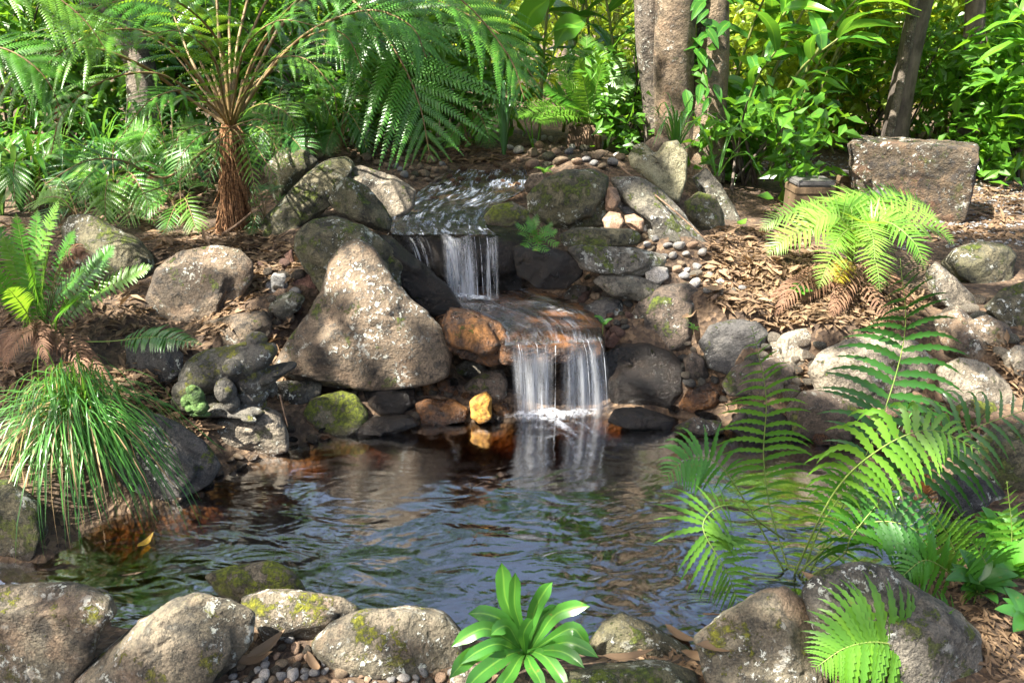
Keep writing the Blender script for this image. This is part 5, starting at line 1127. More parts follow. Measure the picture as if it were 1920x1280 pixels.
SPW = np.vstack([SPW, [(*at_Y(1212, 60, 5.2), .16), (*at_Y(1215, 130, 5.2), .12), (*at_Y(1335, 230, 5.1), .18), (*at_Y(1335, 100, 5.15), .16), (*at_Y(1290, 150, 5.1), .10)]])
SPW[(np.abs(SPW[:, 0] + .62) < .35) & (np.abs(SPW[:, 1] - 3.0) < .35), 3] *= .72      # only flecks on the big triangular boulder
SPW = np.vstack([SPW, [(3.2,7.4,1.4,.8),(4.3,7.9,1.5,.8),(5.3,8.0,1.3,.8),(2.6,6.4,1.3,.5),(3.6,9.0,1.5,.9),(5.8,9.2,1.5,.9)]])
def sun_open(P_, g, soft=.12, reach=0.0):
    """true where a crown leaf may stay: not in the way of a sunlit patch"""
    d = P_[:, None] - SPW[None, :, :3]; al = d @ SUN_DIR; perp = np.linalg.norm(d - al[..., None] * SUN_DIR, axis=-1)
    q = perp < SPW[:, 3] * g.uniform(1 - soft, 1 + soft, (len(P_), 1)) + np.reshape(reach, (-1, 1))
    pr = P_ - (P_ @ SUN_DIR)[:, None] * SUN_DIR
    return ~(q & (al > .3)).any(1) | (fbm(pr, 5.5, 2) > .36)      # clumps that still dapple the open places

# ------------------------------------------------------------------ trees
def crown(root, centre, rad, n, seed, leaf=.17, mat='crown', gaps=True, clumps=40):
    g = np.random.default_rng(seed); c = np.asarray(centre, float); cl = c + norm(g.normal(size=(clumps, 3))) * (g.random((clumps, 1)) ** .4) * np.asarray(rad)
    i = g.integers(clumps, size=n); P_ = cl[i] + g.normal(size=(n, 3)) * np.asarray(rad) * .17
    P_ = P_[P_[:, 2] > 2.6]
    n = len(P_); mb = MB(); D = rand_dirs(g, n, -.25, .5); Nn = rand_dirs(g, n, 1.5); Ls = leaf * g.uniform(.7, 1.3, n)
    if gaps:
        ok = sun_open(P_ + D * Ls[:, None] * .5, g, .12, Ls * .5); P_, D, Nn, Ls = P_[ok], D[ok], Nn[ok], Ls[ok]; n = len(P_)
    leaf_cloud(mb, P_, D, Nn, Ls, leaf * .5 * g.uniform(.7, 1.2, n))
    o = np.array(root.location)
    lm = MB()
    for q in cl[:: 3]:
        tube(lm, spline([c - [0, 0, rad[2] * .9], (c + q) / 2 - [0, 0, .2], q], 8), np.linspace(.022, .006, 8), 5)
    obj('limbs', lm.build('limbs', True, o), BARKS['grey'], root)
    return obj('crown', mb.build('crown', False, o), LM[mat], root)
def trunk(root, pts, rad, bark='grey', amp=.10, freq=5, k=26):
    C = spline(pts, 34); o = np.array(root.location)
    return obj('trunk', logmesh(C, rad, k, amp, freq).build('trunk', True, o), BARKS[bark], root)
# the three-stemmed tree by the stream
Yt = 5.25
ct = at_Y(1260, 300, Yt); ct[2] = .66
tree = empty('tree', tuple(ct), 'thick three-stemmed tree with grey-brown bark behind the heart-shaped stone', 'tree')
kx = 1 / F * 5.6
trunk(tree, [at_Y(1245, 320, Yt + .18), at_Y(1232, 180, Yt + .16), at_Y(1216, 60, Yt + .1), at_Y(1212, -120, Yt + .1), at_Y(1190, -500, Yt), np.array([1.0, 5.4, 4.6]), np.array([1.5, 5.8, 6.8])], [34 * kx, 26 * kx, 22 * kx, 21 * kx, 19 * kx, 15 * kx, 9 * kx], 'grey')
trunk(tree, [at_Y(1282, 340, Yt - .02), at_Y(1264, 180, Yt - .05), at_Y(1266, 60, Yt - .05), at_Y(1270, -120, Yt), at_Y(1290, -500, Yt + .1), np.array([1.6, 5.6, 4.8]), np.array([2.2, 6.0, 7.0])], [46 * kx, 34 * kx, 33 * kx, 32 * kx, 28 * kx, 22 * kx, 12 * kx], 'warm')
trunk(tree, [at_Y(1316, 340, Yt - .12), at_Y(1326, 220, Yt - .08), at_Y(1336, 90, Yt), at_Y(1340, -60, Yt + .1), at_Y(1380, -400, Yt + .6), np.array([2.6, 6.4, 5.0]), np.array([3.0, 6.6, 6.9])], [38 * kx, 31 * kx, 27 * kx, 26 * kx, 22 * kx, 15 * kx, 8 * kx], 'warm')
crown(tree, (2.2, 6.2, 7.6), (2.4, 2.0, 1.3), 7000, 5, .2, gaps=True, clumps=34)
mb = MB(); gg = np.random.default_rng(77)            # climbing leaves on the right stem
vine = empty('climbing_vine', tuple(at_Y(1330, 300, Yt)), 'dark-leaved climber wrapped round the right stem of the tree', 'vine'); vo_ = np.array(vine.location)
vb = MB(); tube(vb, PX([(1310, 300, Yt - .1), (1345, 200, Yt - .05), (1318, 120, Yt - .02), (1350, 40, Yt + .1), (1330, -60, Yt + .1)]), [.012, .011, .01, .009, .008], 6)
obj('stem', vb.build('stem', True, vo_), BARKS['dark'], vine)
for i in range(22):
    x, y = 1330 + gg.normal(0, 22), gg.uniform(-20, 215); p = at_Y(x, y, Yt - .24 + gg.normal(0, .05) + (200 - y) / 1400); d = norm(np.array([gg.normal(0, .6), -.5, gg.normal(-.5, .4)])); L = gg.uniform(.10, .17)
    lb_ = MB(); blade(lb_, [p, p + d * L * .5, p + d * L - [0, 0, L * .2]], L * .4, (0, -.8, .6), 7, .25); obj('leaf', lb_.build('leaf', True, vo_, True), LM['ginger'], vine)
# thin and distant trunks
def far_tree(label, pts, rad, bark, cc, cr, n, seed, leaf=.2):
    p0 = PX(pts[:1])[0]; r = empty('tree', tuple(p0), label, 'tree'); trunk(r, list(PX(pts)) + [np.asarray(cc) - [0, 0, cr[2] * .3]], list(rad) + [rad[-1] * .6], bark, .14, 7, 18)
    crown(r, cc, cr, n, seed, leaf, clumps=26); return r
far_tree('pale grey trunk behind the tree fern at the upper left', [(272,262,5.6),(268,180,5.6),(250,90,5.7),(175,-10,5.8),(150,-250,5.9),(140,-600,6)], [.13,.10,.10,.10,.09,.06], 'grey', (-4.6, 6.6, 6.6), (1.8, 1.7, 1.2), 4200, 21)
far_tree('leaning slender dark trunk behind the stone block', [(1672,285,6.0),(1690,180,6.0),(1715,60,6.0),(1740,-60,6.0),(1790,-400,6.1),(1830,-700,6.2)], [.095,.085,.08,.076,.07,.05], 'dark', (5.2, 7.6, 8.4), (2.0, 1.8, 1.3), 1400, 22)
far_tree('thin pole-like stem beside the leaning dark trunk', [(1660,285,5.9),(1690,150,5.9),(1714,20,5.9),(1727,-100,5.9),(1750,-400,6.0)], [.03,.028,.026,.024,.02], 'grey', (4.4, 7.2, 7.4), (.9, .9, .7), 700, 23)
far_tree('straight dark trunk near the upper right corner', [(1798,275,6.3),(1815,160,6.3),(1826,60,6.3),(1832,-60,6.3),(1850,-500,6.4)], [.085,.075,.07,.066,.05], 'dark', (6.0, 8.0, 8.4), (1.6, 1.6, 1.2), 1100, 24)
far_tree('thin far trunk at the upper right corner', [(1862,200,9.5),(1866,80,9.5),(1872,-60,9.5),(1880,-400,9.5)], [.07,.07,.065,.05], 'dark', (8.8, 11.6, 8.0), (1.4, 1.4, 1.1), 1300, 25)
far_tree('dim trunk behind the hanging fern frond', [(560,250,7.2),(565,120,7.2),(572,0,7.2),(580,-300,7.2)], [.12,.11,.10,.08], 'dark', (-2.8, 8.6, 8.2), (1.6, 1.4, 1.1), 2000, 26)
for i, (cx_, cy_, cz_, lab) in enumerate([(-6.5,11.5,5.6,'tall dense tree added far behind the tree fern for the pond reflection'),(2.0,12.4,6.8,'tall dense tree added far behind the three-stemmed tree for the pond reflection'),(5.8,13.0,6.0,'tall dense tree added far behind the ginger thicket for the pond reflection')]):  # added so dark crowns break up the sky reflected in the pond
    r = empty('tree', (cx_, cy_, .6), lab, 'tree'); trunk(r, [np.array([cx_, cy_, .5]), np.array([cx_ + .2, cy_, 2.5]), np.array([cx_, cy_, cz_])], [.18, .14, .08], 'dark', .12, 6, 14)
    crown(r, (cx_, cy_, cz_), (1.25, 1.0, 2.1), 5200, 90 + i, .24, 'crown', False, 22)
# unseen shade trees added left of and behind the viewer; crowns cut to shape sun patches
def shade_tree(label, foot, cc, cr, n, seed):
    foot = np.array([foot[0], foot[1], float(height(np.array([foot[0]]), np.array([foot[1]]))[0])]); r = empty('tree', tuple(foot), label, 'tree'); cc = np.asarray(cc, float)
    trunk(r, [foot - [0, 0, .1], foot + (cc - foot) * [.05, .05, .3], foot + (cc - foot) * [.12, .12, .6], foot + (cc - foot) * [.3, .3, .95]], [.26, .2, .16, .09], 'grey'); crown(r, cc, cr, n, seed, .115, clumps=80)
shade_tree('unseen tall shade tree added left of the pond, leaning over it', (-5.6, 1.2), (-3.6, 2.0, 6.0), (2.3, 2.0, .9), 26000, 51)
shade_tree('unseen tall shade tree added behind the viewer on the left', (-4.2, -2.6), (-3.0, -.2, 6.2), (2.3, 1.7, .9), 24000, 52)
shade_tree('unseen tall shade tree added behind the viewer on the right', (1.8, -2.8), (-.4, .9, 6.3), (2.2, 1.9, .9), 24000, 53)
shade_tree('unseen tall shade tree added beyond the left edge of the garden bed', (-6.6, 5.4), (-3.4, 4.9, 6.0), (2.6, 1.9, .9), 26000, 54)

# ------------------------------------------------------------------ ginger thickets: canes with large lance leaves, each leaf a part
def leaf_variants(n, L, wd, seed):
    out = []; g = np.random.default_rng(seed)
    for i in range(n):
        mb = MB(); dr = g.uniform(.15, .6); tw = g.normal(0, .12)
        blade(mb, [(0, 0, 0), (L * .3, tw * L * .3, L * .08), (L * .65, tw * L * .7, L * (.06 - dr * .2)), (L * .95, tw * L, -L * dr * .6)], wd, (0, 0, 1), 11, .3, lambda t: np.clip(np.sin(math.pi * np.clip(t * .93 + .05, 0, 1) ** .8) ** .75, 0, 1), 4, .05)
        out.append(mb)
    return out
GL = {}
for key, mt in (('ginger', 'ginger'), ('gingerlight', 'gingerlight')):
    GL[key] = []
    for mb in leaf_variants(5, 1.0, .20, 61):
        me = mb.build('leaf', True, (0, 0, 0), True); me.materials.append(LM[mt]); GL[key].append(me)
def ginger(x, Y_, label, h, seed, lean=(0, 0), n=13, L=.42, key='ginger', z0=None):
    g = np.random.default_rng(seed); b = at_Y(x, 300, Y_); zz = float(height(np.array([b[0]]), np.array([Y_]))[0]) if z0 is None else z0; b = np.array([b[0], Y_, zz])
    r = empty('ginger_plant', tuple(b), label, 'plant', 'ginger thickets behind the pond')
    ln = np.array([lean[0], lean[1], 0]); C = spline([b, b + [0, 0, h * .4] + ln * .15 * h, b + [0, 0, h * .75] + ln * .45 * h, b + [0, 0, h * .95] + ln * .9 * h], 24)
    mb = MB(); tube(mb, C, np.linspace(.014, .005, 24), 6); obj('cane', mb.build('cane', True, b), STALK['cane'], r)
    az = g.uniform(0, 6.28)
    for i in range(n):
        t = .22 + .78 * i / (n - 1); p = C[min(23, int(t * 23))]; az2 = az + (i % 2) * math.pi + g.normal(0, .45); e = math.radians(g.uniform(5, 50))
        o = bpy.data.objects.new('leaf', GL[key][int(g.integers(5))]); COL.objects.link(o); o.parent = r; o.location = p - b
        s = L * g.uniform(.75, 1.15); o.scale = (s, s * g.uniform(.85, 1.25), s); o.rotation_euler = (g.normal(0, .35), -e, az2)
    return r
GI = [(905,6.0,1.5,(.3,-.3)),(960,6.4,1.7,(-.2,-.3)),(1010,5.9,1.6,(.1,-.4)),(1055,6.5,1.8,(.3,-.2)),(1110,6.2,1.6,(-.2,-.3)),(1160,5.9,1.5,(-.3,-.3)),(1185,6.6,1.8,(.1,-.3)),(870,6.6,1.7,(.2,-.2)),(790,6.5,1.6,(.1,-.3)),(700,6.4,1.6,(-.2,-.3)),
 (1370,5.6,1.3,(.3,-.3)),(1400,6.0,1.6,(.4,-.2)),(1440,5.7,1.5,(.5,-.3)),(1380,6.5,1.8,(.3,-.3)),(1450,6.4,1.8,(.4,-.3)),(1500,6.2,1.7,(.3,-.4)),(1350,6.1,1.5,(.2,-.4)),(1420,5.3,.95,(.3,-.5)),(1470,5.4,1.0,(.1,-.5)),(1375,5.2,.85,(.1,-.5)),(1520,6.8,1.8,(.3,-.2)),
 (1880,6.0,1.6,(-.3,-.3)),(1925,5.6,1.7,(-.5,-.2)),(1900,6.6,1.3,(-.3,-.4)),(1960,5.3,1.2,(-.5,-.2)),(1860,7.0,1.3,(-.2,-.2))]
def where(x): return 'behind the stream' if x < 900 else 'left of the tree' if x < 1200 else 'right of the tree' if x < 1600 else 'at the right edge'
ORD = ['first', 'second', 'third', 'fourth', 'fifth', 'sixth', 'seventh', 'eighth', 'ninth', 'tenth', 'eleventh', 'twelfth']
GORD = {}
for wq in ('behind the stream', 'left of the tree', 'right of the tree', 'at the right edge'):
    for k, i in enumerate(sorted([i for i in range(len(GI)) if where(GI[i][0]) == wq], key=lambda i: GI[i][0])):
        GORD[i] = '%s glossy lance-leaved ginger plant from the left in the thicket %s' % (ORD[k], wq)
for i, (x, Y_, h, ln) in enumerate(GI):
    wq = where(x)
    ginger(x, Y_, GORD[i], h, 200 + i, ln, 15 if h > 1.1 else 9, .46 if h > 1.1 else .36, 'gingerlight' if i in (0, 2, 10, 12, 15, 22, 24) else 'ginger')
big = empty('broad_leaf_plant', tuple(at_Y(1005, 280, 5.6)), 'single broad upright bright green leaf above the stump fern', 'plant'); o_ = np.array(big.location)
for (b_, m_, t_, wd) in [((1000,280,5.6),(985,60,5.6),(1030,-5,5.55),.17),((1005,280,5.6),(1045,80,5.7),(1100,35,5.7),.16),((1000,280,5.6),(940,90,5.8),(905,40,5.8),.16)]:
    mb = MB(); blade(mb, PX([b_, m_, t_]), wd, (.2, -1, .2), 16, .2, lambda t: np.clip((t - .45) * 6, .05, 1) * np.clip((1 - t) * 4, 0, 1) ** .7, 4, .02); obj('leaf', mb.build('leaf', True, o_, True), LM['gingerlight'], big)

# ------------------------------------------------------------------ shrubs
def shrub(x, Y_, label, h, rx, n, seed, mat='bush', leaf=.075, stems=14, clumps=26, ry=.5, wr=.42, low=.15):
    g = np.random.default_rng(seed); b = at_Y(x, 300, Y_); b = np.array([b[0], Y_, float(height(np.array([b[0]]), np.array([Y_]))[0])])
    r = empty('shrub', tuple(b), label, 'shrub'); sm = MB(); tips = []
    for i in range(stems):
        e = b + np.array([g.normal(0, rx * .5), g.normal(0, ry * .5), h * g.uniform(.6, 1.05)]); tube(sm, spline([b + [g.normal(0, rx * .25), g.normal(0, ry * .2), 0], (b + e) / 2 + [g.normal(0, .05), 0, .1], e], 8), np.linspace(.011, .004, 8), 5); tips.append(e)
    obj('stems', sm.build('stems', True, b), STALK['cane'] if mat == 'sunbush' else BARKS['dark'], r)
    cl = b + np.stack([g.uniform(-rx, rx, clumps), g.uniform(-ry, ry, clumps), h * (low + (1 - low) * g.random(clumps))], -1)
    i = g.integers(clumps, size=n); P_ = cl[i] + g.normal(size=(n, 3)) * [rx * .2, ry * .3, h * .09]; P_[:, 2] = np.maximum(P_[:, 2], b[2] + .02)
    mb = MB(); leaf_cloud(mb, P_, rand_dirs(g, n, -.2, .6), norm(rand_dirs(g, n, 1.2) + [0, -.4, 0]), leaf * g.uniform(.6, 1.4, n), leaf * wr * g.uniform(.8, 1.25, n))
    obj('foliage', mb.build('foliage', False, b), LM[mat], r)
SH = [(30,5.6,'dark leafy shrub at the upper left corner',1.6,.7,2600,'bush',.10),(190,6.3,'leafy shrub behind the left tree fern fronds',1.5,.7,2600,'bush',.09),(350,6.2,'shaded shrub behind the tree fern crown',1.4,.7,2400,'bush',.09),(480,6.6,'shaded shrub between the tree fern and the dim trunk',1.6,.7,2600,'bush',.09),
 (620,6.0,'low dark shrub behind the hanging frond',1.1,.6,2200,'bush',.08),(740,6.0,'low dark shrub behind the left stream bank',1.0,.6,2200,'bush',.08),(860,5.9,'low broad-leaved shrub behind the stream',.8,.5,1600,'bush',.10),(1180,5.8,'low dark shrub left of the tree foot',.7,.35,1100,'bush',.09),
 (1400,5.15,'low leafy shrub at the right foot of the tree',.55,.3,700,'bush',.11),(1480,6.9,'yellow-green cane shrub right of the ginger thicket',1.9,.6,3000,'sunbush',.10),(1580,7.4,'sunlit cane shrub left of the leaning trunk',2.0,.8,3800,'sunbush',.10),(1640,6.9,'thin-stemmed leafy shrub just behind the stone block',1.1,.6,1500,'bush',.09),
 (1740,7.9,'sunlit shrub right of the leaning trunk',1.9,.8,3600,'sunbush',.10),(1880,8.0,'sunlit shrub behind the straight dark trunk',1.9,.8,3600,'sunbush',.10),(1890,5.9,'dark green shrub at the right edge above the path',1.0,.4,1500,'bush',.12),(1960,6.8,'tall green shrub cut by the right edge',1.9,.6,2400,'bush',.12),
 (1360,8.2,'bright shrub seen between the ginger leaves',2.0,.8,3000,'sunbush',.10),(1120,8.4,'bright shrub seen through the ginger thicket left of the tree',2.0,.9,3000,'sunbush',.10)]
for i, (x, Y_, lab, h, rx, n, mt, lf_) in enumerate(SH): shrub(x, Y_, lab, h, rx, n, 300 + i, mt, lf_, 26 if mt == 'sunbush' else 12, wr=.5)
# the wood beyond, one bright mass
gm = np.random.default_rng(9); mb = MB(); n = 60000
cx = gm.uniform(-16, 16, 260); cyy = gm.uniform(10.5, 17, 260); cz = gm.random(260) * 4.2
i = gm.integers(260, size=n); P_ = np.stack([cx[i], cyy[i], .6 + cz[i]], -1) + gm.normal(size=(n, 3)) * [.55, .5, .42]; P_[:, 2] = np.maximum(P_[:, 2], .5)
leaf_cloud(mb, P_, rand_dirs(gm, n, -.2, .6), norm(rand_dirs(gm, n, 1.0) + [0, -.5, 0]), .17 * gm.uniform(.6, 1.4, n), .085 * gm.uniform(.7, 1.3, n))
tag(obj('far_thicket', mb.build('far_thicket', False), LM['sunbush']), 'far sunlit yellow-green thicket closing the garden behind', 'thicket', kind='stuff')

# ------------------------------------------------------------------ leaf litter, fallen leaves and twigs
gl_ = np.random.default_rng(15)
ZONES = [([(330,440),(470,425),(560,470),(560,520),(480,560),(400,600),(300,480),(280,440)], 900), ([(1330,430),(1480,420),(1560,480),(1740,560),(1700,620),(1560,610),(1440,615),(1340,580),(1310,520)], 2300), ([(1420,400),(1500,330),(1600,325),(1920,330),(1920,450),(1780,450),(1500,430)], 1500),
 ([(260,690),(350,640),(330,760),(400,790),(380,830),(300,780),(180,760),(0,760),(0,680)], 900), ([(350,560),(500,590),(560,560),(520,690),(380,660)], 500), ([(520,280),(900,265),(980,300),(820,310),(640,300)], 700), ([(1290,1180),(1340,1290),(1230,1260),(1120,1240)], 90), ([(470,1190),(520,1200),(480,1240),(440,1250)], 30), ([(1850,640),(1920,620),(1920,760),(1880,720)], 160), ([(0,420),(110,430),(260,520),(300,600),(240,640),(0,620)], 600), ([(1320,690),(1500,640),(1540,700),(1480,760)], 120),([(1500,1050),(1560,1180),(1500,1150)],40),([(60,300),(420,290),(420,400),(300,440),(90,400)],900),([(1700,1060),(1920,1000),(1920,1280),(1840,1280),(1830,1180)],400),([(1690,780),(1860,800),(1780,880),(1700,840)],120)]
mb = MB(); 
for poly, n in ZONES:
    n = int(n * 1.9)
    p = np.asarray(poly, float); q = np.roll(p, -1, 0); lo, hi = p.min(0), p.max(0); X = gl_.uniform(lo, hi, (n * 4, 2))
    ins = np.zeros(len(X), int)
    for a_, b_ in zip(p, q): ins += (((a_[1] > X[:, 1]) != (b_[1] > X[:, 1])) & (X[:, 0] < (b_[0] - a_[0]) * (X[:, 1] - a_[1]) / (b_[1] - a_[1] + 1e-9) + a_[0]))
    X = X[ins % 2 == 1][:n]
    # lay every leaf on the ground: start from the mean height of the zone and refine twice
    d = FWD + RT * ((X[:, :1] - 960) / F) + UP * ((640 - X[:, 1:]) / F); z = np.full(len(X), .35)
    for _ in range(6):
        W_ = CAM + d * ((z - CAMZ) / d[:, 2])[:, None]; z = .5 * z + .5 * height(W_[:, 0], W_[:, 1])
    W_ = CAM + d * ((z - CAMZ) / d[:, 2])[:, None]; W_[:, 2] = height(W_[:, 0], W_[:, 1]) + gl_.uniform(.002, .014, len(X)); n = len(X)
    L = (.012 + .075 * gl_.random(n) ** 2) * np.clip(W_[:, 1] / 3.2, .5, 1.1); leaf_cloud(mb, W_, rand_dirs(gl_, n, .05, .15), rand_dirs(gl_, n, 3.0), L, L * gl_.uniform(.22, .42, n))
tag(obj('leaf_litter', mb.build('leaf_litter', False), LM['litter']), 'dry brown leaf litter lying between the stones', 'leaf litter', kind='stuff')
def fallen(x, y, L, wd, ang, label, mat='litter', lift=.02, Y_=None):
    p = (ground(x, y)[0] if Y_ is None else at_Y(x, y, Y_)) + [0, 0, lift]; d = np.array([math.cos(ang), math.sin(ang), 0]); s = np.array([-d[1], d[0], 0])
    mb = MB(); blade(mb, [p - d * L / 2 + [0, 0, .012], p - d * L * .15, p + d * L * .2 + s * L * .05, p + d * L / 2 + [0, 0, .02]], wd, (0, -.3, 1), 10, .5)
    return tag(obj('fallen_leaf', mb.build('fallen_leaf', True, p, True), LM[mat], None, tuple(p)), label, 'leaf')
FL = [(365,770,.17,.03,-.7,'long curled brown leaf hanging over the bank beside the pale stone','litter',.04),(400,815,.14,.028,-.5,'narrow orange-brown leaf left of the pale stone under the frog','litter',.03),(350,715,.10,.045,.3,'curled tan leaf left of the frog statue base','litter',.03),
 (556,318,.06,.03,.8,'yellow leaf on the long mossy boulder','yellowleaf',.12),(758,740,.035,.02,.3,'small yellow leaf on the dark wet stone','yellowleaf',.0),(275,1022,.07,.025,1.2,'yellow leaf floating below the grass tuft','yellowleaf',.008),
 (505,1245,.11,.03,.9,'folded brown leaf among the front pebbles','litter',.05),(480,1262,.09,.028,.2,'second brown leaf lying left of the folded one on the front pebbles','litter',.04),(590,1265,.08,.02,-1.0,'narrow tan leaf at the foot of the sunlit front boulder','litter',.03),
 (1275,1200,.10,.024,-.8,'curled brown leaf at the water right of the pointed front stone','litter',.012),(1310,1250,.09,.024,-.2,'curled brown leaf below the pointed front stone','litter',.03),(1360,1290,.16,.03,.05,'long pale curled leaf at the bottom edge','litter',.12),
 (890,1050-40,.02,.008,.3,'tiny leaf scrap floating in the middle of the pond','litter',.006),(1390,430,.12,.045,.9,'big green leaf lying below the leaning slab','fernlight',.03),(1340,555,.11,.035,.4,'pale curled leaf above the slate-blue boulder','litter',.03),(1290,640,.16,.03,.9,'long tan curled leaf between the big brown boulder and the slate-blue boulder','litter',.12),
 (960,368,.05,.025,.2,'orange leaf caught on stones in the stream','litter',.06),(1175,1270,.12,.02,.1,'grey strip of bark below the pointed front stone','litter',.06),(1545,1170,.16,.03,-.9,'strip of dry bark wedged between the two right front boulders','litter',.10)]
for a_ in FL: fallen(*a_)
TW = STALK['dead']
def twig(pts, r, label, name='twig'):
    C = PX(pts); mb = MB(); tube(mb, spline(C - C[0], 14), np.linspace(r, r * .5, 14), 6); return tag(obj(name, mb.build(name), TW, None, tuple(C[0])), label, 'twig')
twig([(1165,315,4.1),(1215,355,3.95),(1270,400,3.8),(1340,465,3.65)], .006, 'long thin stick lying down the sloping slab')
twig([(330,652,3.05),(370,655,3.0),(395,657,2.97)], .005, 'pale stick above the frog statue')
twig([(400,450,3.9),(440,425,3.85),(470,400,3.8)], .011, 'fallen yellow-green stalk at the tree fern foot', 'fallen_stalk')
twig([(1318,1150,1.75),(1380,1152,1.72),(1458,1153,1.70)], .0028, 'thin straight stick across the front boulder under the frond')
twig([(525,740,2.72),(532,770,2.70),(540,800,2.68)], .004, 'short stick standing beside the mossy stone')
twig([(620,1220,1.62),(600,1190,1.66),(625,1170,1.72)], .002, 'dry grass stem leaning on the sunlit front boulder')
twig([(905,905,2.45),(885,912,2.42),(880,905,2.42)], .003, 'small twig floating in the pond')
twig([(1700,545,3.4),(1735,580,3.2),(1760,610,3.1)], .004, 'bent dry stalk at the right of the dead fern skirt')
# ------------------------------------------------------------------ undergrowth that closes the bank on the left and behind
UG = [(-20,4.4,.5),(60,4.6,.55),(130,4.7,.5),(200,4.6,.5),(260,4.9,.5),(330,4.7,.45),(20,5.1,.6),(110,5.2,.6),(190,5.2,.6),(290,5.3,.6),(380,5.2,.55),(470,5.0,.5),(540,5.1,.5),(610,5.3,.5),(680,5.5,.5),(420,4.7,.4)]
UW = ['at the far left edge','beside the purple strap plant','under the left fronds','left of the grey trunk','at the foot of the grey trunk','left of the tree fern crown']
UORD = {}
for flag, wq in ((False, 'under the left fern fronds'), (True, 'behind the tree fern')):
    for k, i in enumerate(sorted([i for i in range(len(UG)) if (UG[i][0] > 300) == flag], key=lambda i: UG[i][0])): UORD[i] = '%s dark strap-leaved plant from the left in the shade %s' % (ORD[k], wq)
for i, (x, Y_, sz) in enumerate(UG):
    b = at_Y(x, 300, Y_); b[2] = float(height(np.array([b[0]]), np.array([Y_]))[0])
    mt = ['strap', 'ginger', 'strap', 'grass', 'ginger'][i % 5]
    o = straps(b, UORD[i], 20, sz, [.022, .036, .024, .018, .032][i % 5], mt, 600 + i, 1.0, 'undergrowth_plant')
    o['group'] = 'undergrowth behind the tree fern' if x > 300 else 'undergrowth under the left fronds'
def lacy(x, y, label, tips, seed, pl=.16, mat='fern', Y_=None, rise=.25):
    b = ground(x, y)[0] if Y_ is None else at_Y(x, y, Y_)
    r = empty('fern', tuple(b), label, 'fern'); gg = np.random.default_rng(seed)
    for i, (tx, ty, dy) in enumerate(tips):
        B = at_Y(tx, ty, b[1] + dy)
        frond(r, arc(b + [gg.normal(0, .015), gg.normal(0, .015), 0], B, rise * gg.uniform(.5, 1.1), .03), pl * gg.uniform(.8, 1.15), 15, 'bi', mat if i % 3 else 'fernlight', 'brown', t0=.28, droop=.5, seed=seed * 17 + i, rad=.004, pw=.12, m=12, hint=(0, -.5, .85))
    return r
lacy(230, 415, 'low lacy fern left of the tree fern foot', [(130,330,.1),(170,300,.3),(240,280,.4),(300,300,.3),(330,350,.1),(140,400,-.3),(200,430,-.4),(290,420,-.3)], 41)
lacy(70, 400, 'lacy fern above the sword fern at the left edge', [(-20,320,.1),(20,280,.3),(80,260,.4),(140,290,.3),(160,340,.1),(30,390,-.3),(120,400,-.3),(-40,380,-.2)], 42)
lacy(330, 330, 'lacy fern behind the tree fern trunk on the left', [(240,250,.1),(290,215,.3),(350,210,.4),(390,250,.2),(260,310,-.3),(340,340,-.3)], 43, Y_=4.7)
lacy(520, 300, 'lacy fern between the tree fern and the mossy boulder', [(450,240,.2),(500,200,.3),(560,190,.3),(610,230,.2),(480,300,-.2),(570,290,-.3)], 44, Y_=4.8, mat='ferndark')
lacy(640, 280, 'shaded lacy fern below the hanging frond', [(570,230,.2),(620,190,.3),(690,200,.3),(740,240,.1),(610,290,-.2),(690,290,-.3)], 45, Y_=5.2, mat='ferndark')
lacy(880, 270, 'feathery fern on the far bank behind the stream', [(810,210,.2),(860,170,.3),(920,180,.3),(970,220,.1),(840,270,-.2),(920,275,-.3)], 46, Y_=5.5)
for i, (x, y, Y_) in enumerate([(1800,1230,1.62),(1870,1180,1.68),(1900,1270,1.5),(1840,1120,1.85),(1760,1060,2.0),(1910,1090,1.85)]):
    b = at_Y(x, y, Y_); b[2] = max(b[2], float(height(np.array([b[0]]), np.array([b[1]]))[0]))
    o = seedling(b, 'low leafy weed %s among the ferns at the right edge' % ['beside the egg-shaped boulder', 'under the arching frond', 'in the bottom corner', 'behind the front boulder', 'at the water', 'cut by the picture edge'][i], 14, .10, 'fern' if i % 2 else 'ferndark', 700 + i, .4, 'weed', .7); o['group'] = 'weeds among the right edge ferns'
# extra tree fern fronds that roof the upper left
XF = [([A0,(380,190,4.0),(300,140,3.8),(200,150,3.6),(120,210,3.5),(95,290,3.45)], .26, 13, .9, 'fernlight', .36), ([A0,(420,110,3.9),(380,40,3.7),(300,-10,3.5),(180,-20,3.3)], .36, 14, 1.0, 'fernlight', .35), ([A0,(480,100,3.9),(560,0,3.7),(660,-50,3.6),(760,-40,3.5)], .36, 14, 1.0, 'fern', .38),
 ([A0,(450,60,4.3),(500,-60,4.6),(640,-100,4.8),(820,-60,4.9),(950,20,4.9)], .44, 16, .9, 'fernlight', .36), ([A0,(520,110,4.0),(600,60,3.8),(650,70,3.7),(680,130,3.65)], .28, 14, .9, 'fern', .35), ([A0,(430,60,4.5),(420,-80,5.0),(300,-160,5.2),(120,-100,5.2)], .42, 14, .9, 'fernlight', .4)]
for i, (pts, pl, npr, dr, mt, t0) in enumerate(XF):
    frond(tf, PX(pts), pl, npr, 'bi', mt, 'brown', t0=t0, droop=dr, seed=800 + i, rad=.009, pw=.105, m=16, hint=(0, -.45, .9))

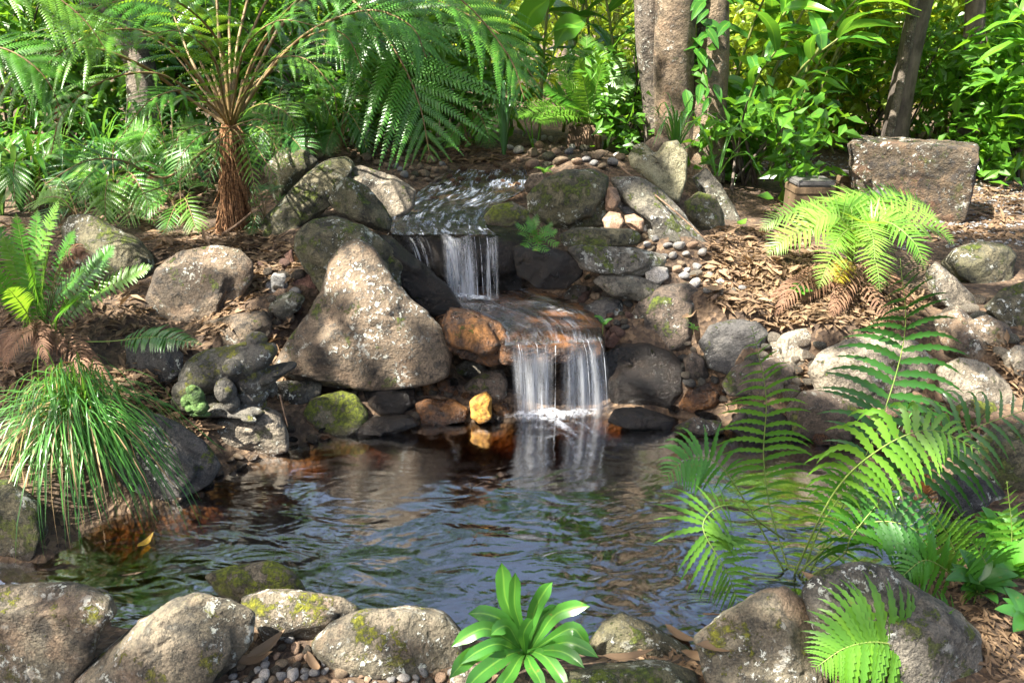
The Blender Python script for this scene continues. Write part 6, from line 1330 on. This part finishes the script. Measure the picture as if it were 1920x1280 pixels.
gv = np.random.default_rng(55); mb = MB(); X = np.stack([gv.uniform(1.9, 5.2, 4200), gv.uniform(4.0, 6.6, 4200)], -1); z = height(X[:, 0], X[:, 1]); r_ = gv.uniform(.006, .017, len(X))
oc = np.array([(1,0,0),(-1,0,0),(0,1,0),(0,-1,0),(0,0,1),(0,0,-1)], float); of = np.array([(0,2,4),(2,1,4),(1,3,4),(3,0,4),(2,0,5),(1,2,5),(3,1,5),(0,3,5)])
V = oc[None] * r_[:, None, None] * gv.uniform(.6, 1.3, (len(X), 6, 1)) * [1, 1, .6] + np.stack([X[:, 0], X[:, 1], z + r_ * .3], -1)[:, None]
mb.add(V.reshape(-1, 3), (np.arange(len(X))[:, None, None] * 6 + of[None]).reshape(-1, 3))
tag(obj('path_gravel', mb.build('path_gravel', False), RM['greypeb']), 'grey gravel of the path around the stone block', 'gravel', kind='stuff')

XG = [([A0,(400,200,3.8),(350,170,3.6),(280,190,3.45),(225,260,3.4)], .20, 14, .8, 'fern', .3), ([A0,(450,190,3.8),(500,120,3.6),(570,110,3.5),(630,170,3.45)], .24, 14, .9, 'fernlight', .3), ([A0,(420,190,3.7),(400,110,3.5),(340,60,3.3),(260,70,3.2)], .26, 14, 1.0, 'fernlight', .28), ([A0,(440,180,3.7),(460,90,3.5),(520,40,3.35),(600,50,3.3)], .26, 14, 1.0, 'fern', .28),
 ([A0,(410,240,3.7),(370,235,3.55),(330,262,3.45),(300,320,3.42)], .15, 13, .6, 'fernlight', .22), ([A0,(455,230,3.7),(490,225,3.6),(520,250,3.55),(535,300,3.52)], .13, 13, .6, 'fern', .22), ([A0,(425,250,3.75),(410,275,3.6),(395,320,3.52),(385,370,3.5)], .10, 13, .6, 'fern', .2), ([A0,(445,250,3.75),(462,280,3.62),(472,320,3.55),(480,365,3.52)], .10, 13, .6, 'fernlight', .2),
 ([(-120,60,3.3),(-40,-40,3.4),(60,-30,3.4),(150,30,3.4),(210,110,3.4)], .32, 15, .9, 'fernlight', .2), ([(-150,200,3.2),(-80,110,3.3),(0,90,3.3),(80,140,3.3),(120,220,3.3)], .28, 15, .9, 'fern', .2), ([A0,(380,170,4.4),(300,80,4.8),(180,40,5.0),(60,60,5.1)], .40, 15, .9, 'ferndark', .3), ([A0,(470,170,4.5),(560,90,5.0),(680,70,5.2),(800,110,5.3)], .40, 15, .9, 'ferndark', .3)]
left_fern = empty('fern', tuple(at_Y(-150, 330, 3.2)), 'fern reaching in from beyond the left edge with bright lacy fronds', 'fern')
for i, (pts, pl, npr, dr, mt, t0) in enumerate(XG):
    frond(left_fern if pts[0][0] < 0 else tf, PX(pts), pl, npr, 'bi', mt, 'brown', t0=t0, droop=dr, seed=860 + i, rad=.007 if pl > .18 else .004, pw=.105, m=16 if pl > .18 else 13, hint=(0, -.45, .9))

lacy(345, 420, 'small lacy fern at the left foot of the tree fern', [(270,360,.1),(300,330,.3),(350,320,.3),(390,350,.2),(270,410,-.2),(310,440,-.3),(370,440,-.3)], 47, pl=.11, rise=.14)
lacy(160, 450, 'lacy fern beside the dark lichened boulder', [(70,380,.1),(110,340,.3),(170,330,.3),(230,370,.2),(80,440,-.2)], 48, pl=.13, rise=.16, mat='ferndark')
lacy(500, 430, 'small lacy fern between the tree fern and the olive boulder', [(450,380,.1),(480,350,.2),(520,350,.2),(550,390,.1),(470,440,-.2)], 49, pl=.08, rise=.10, mat='ferndark')
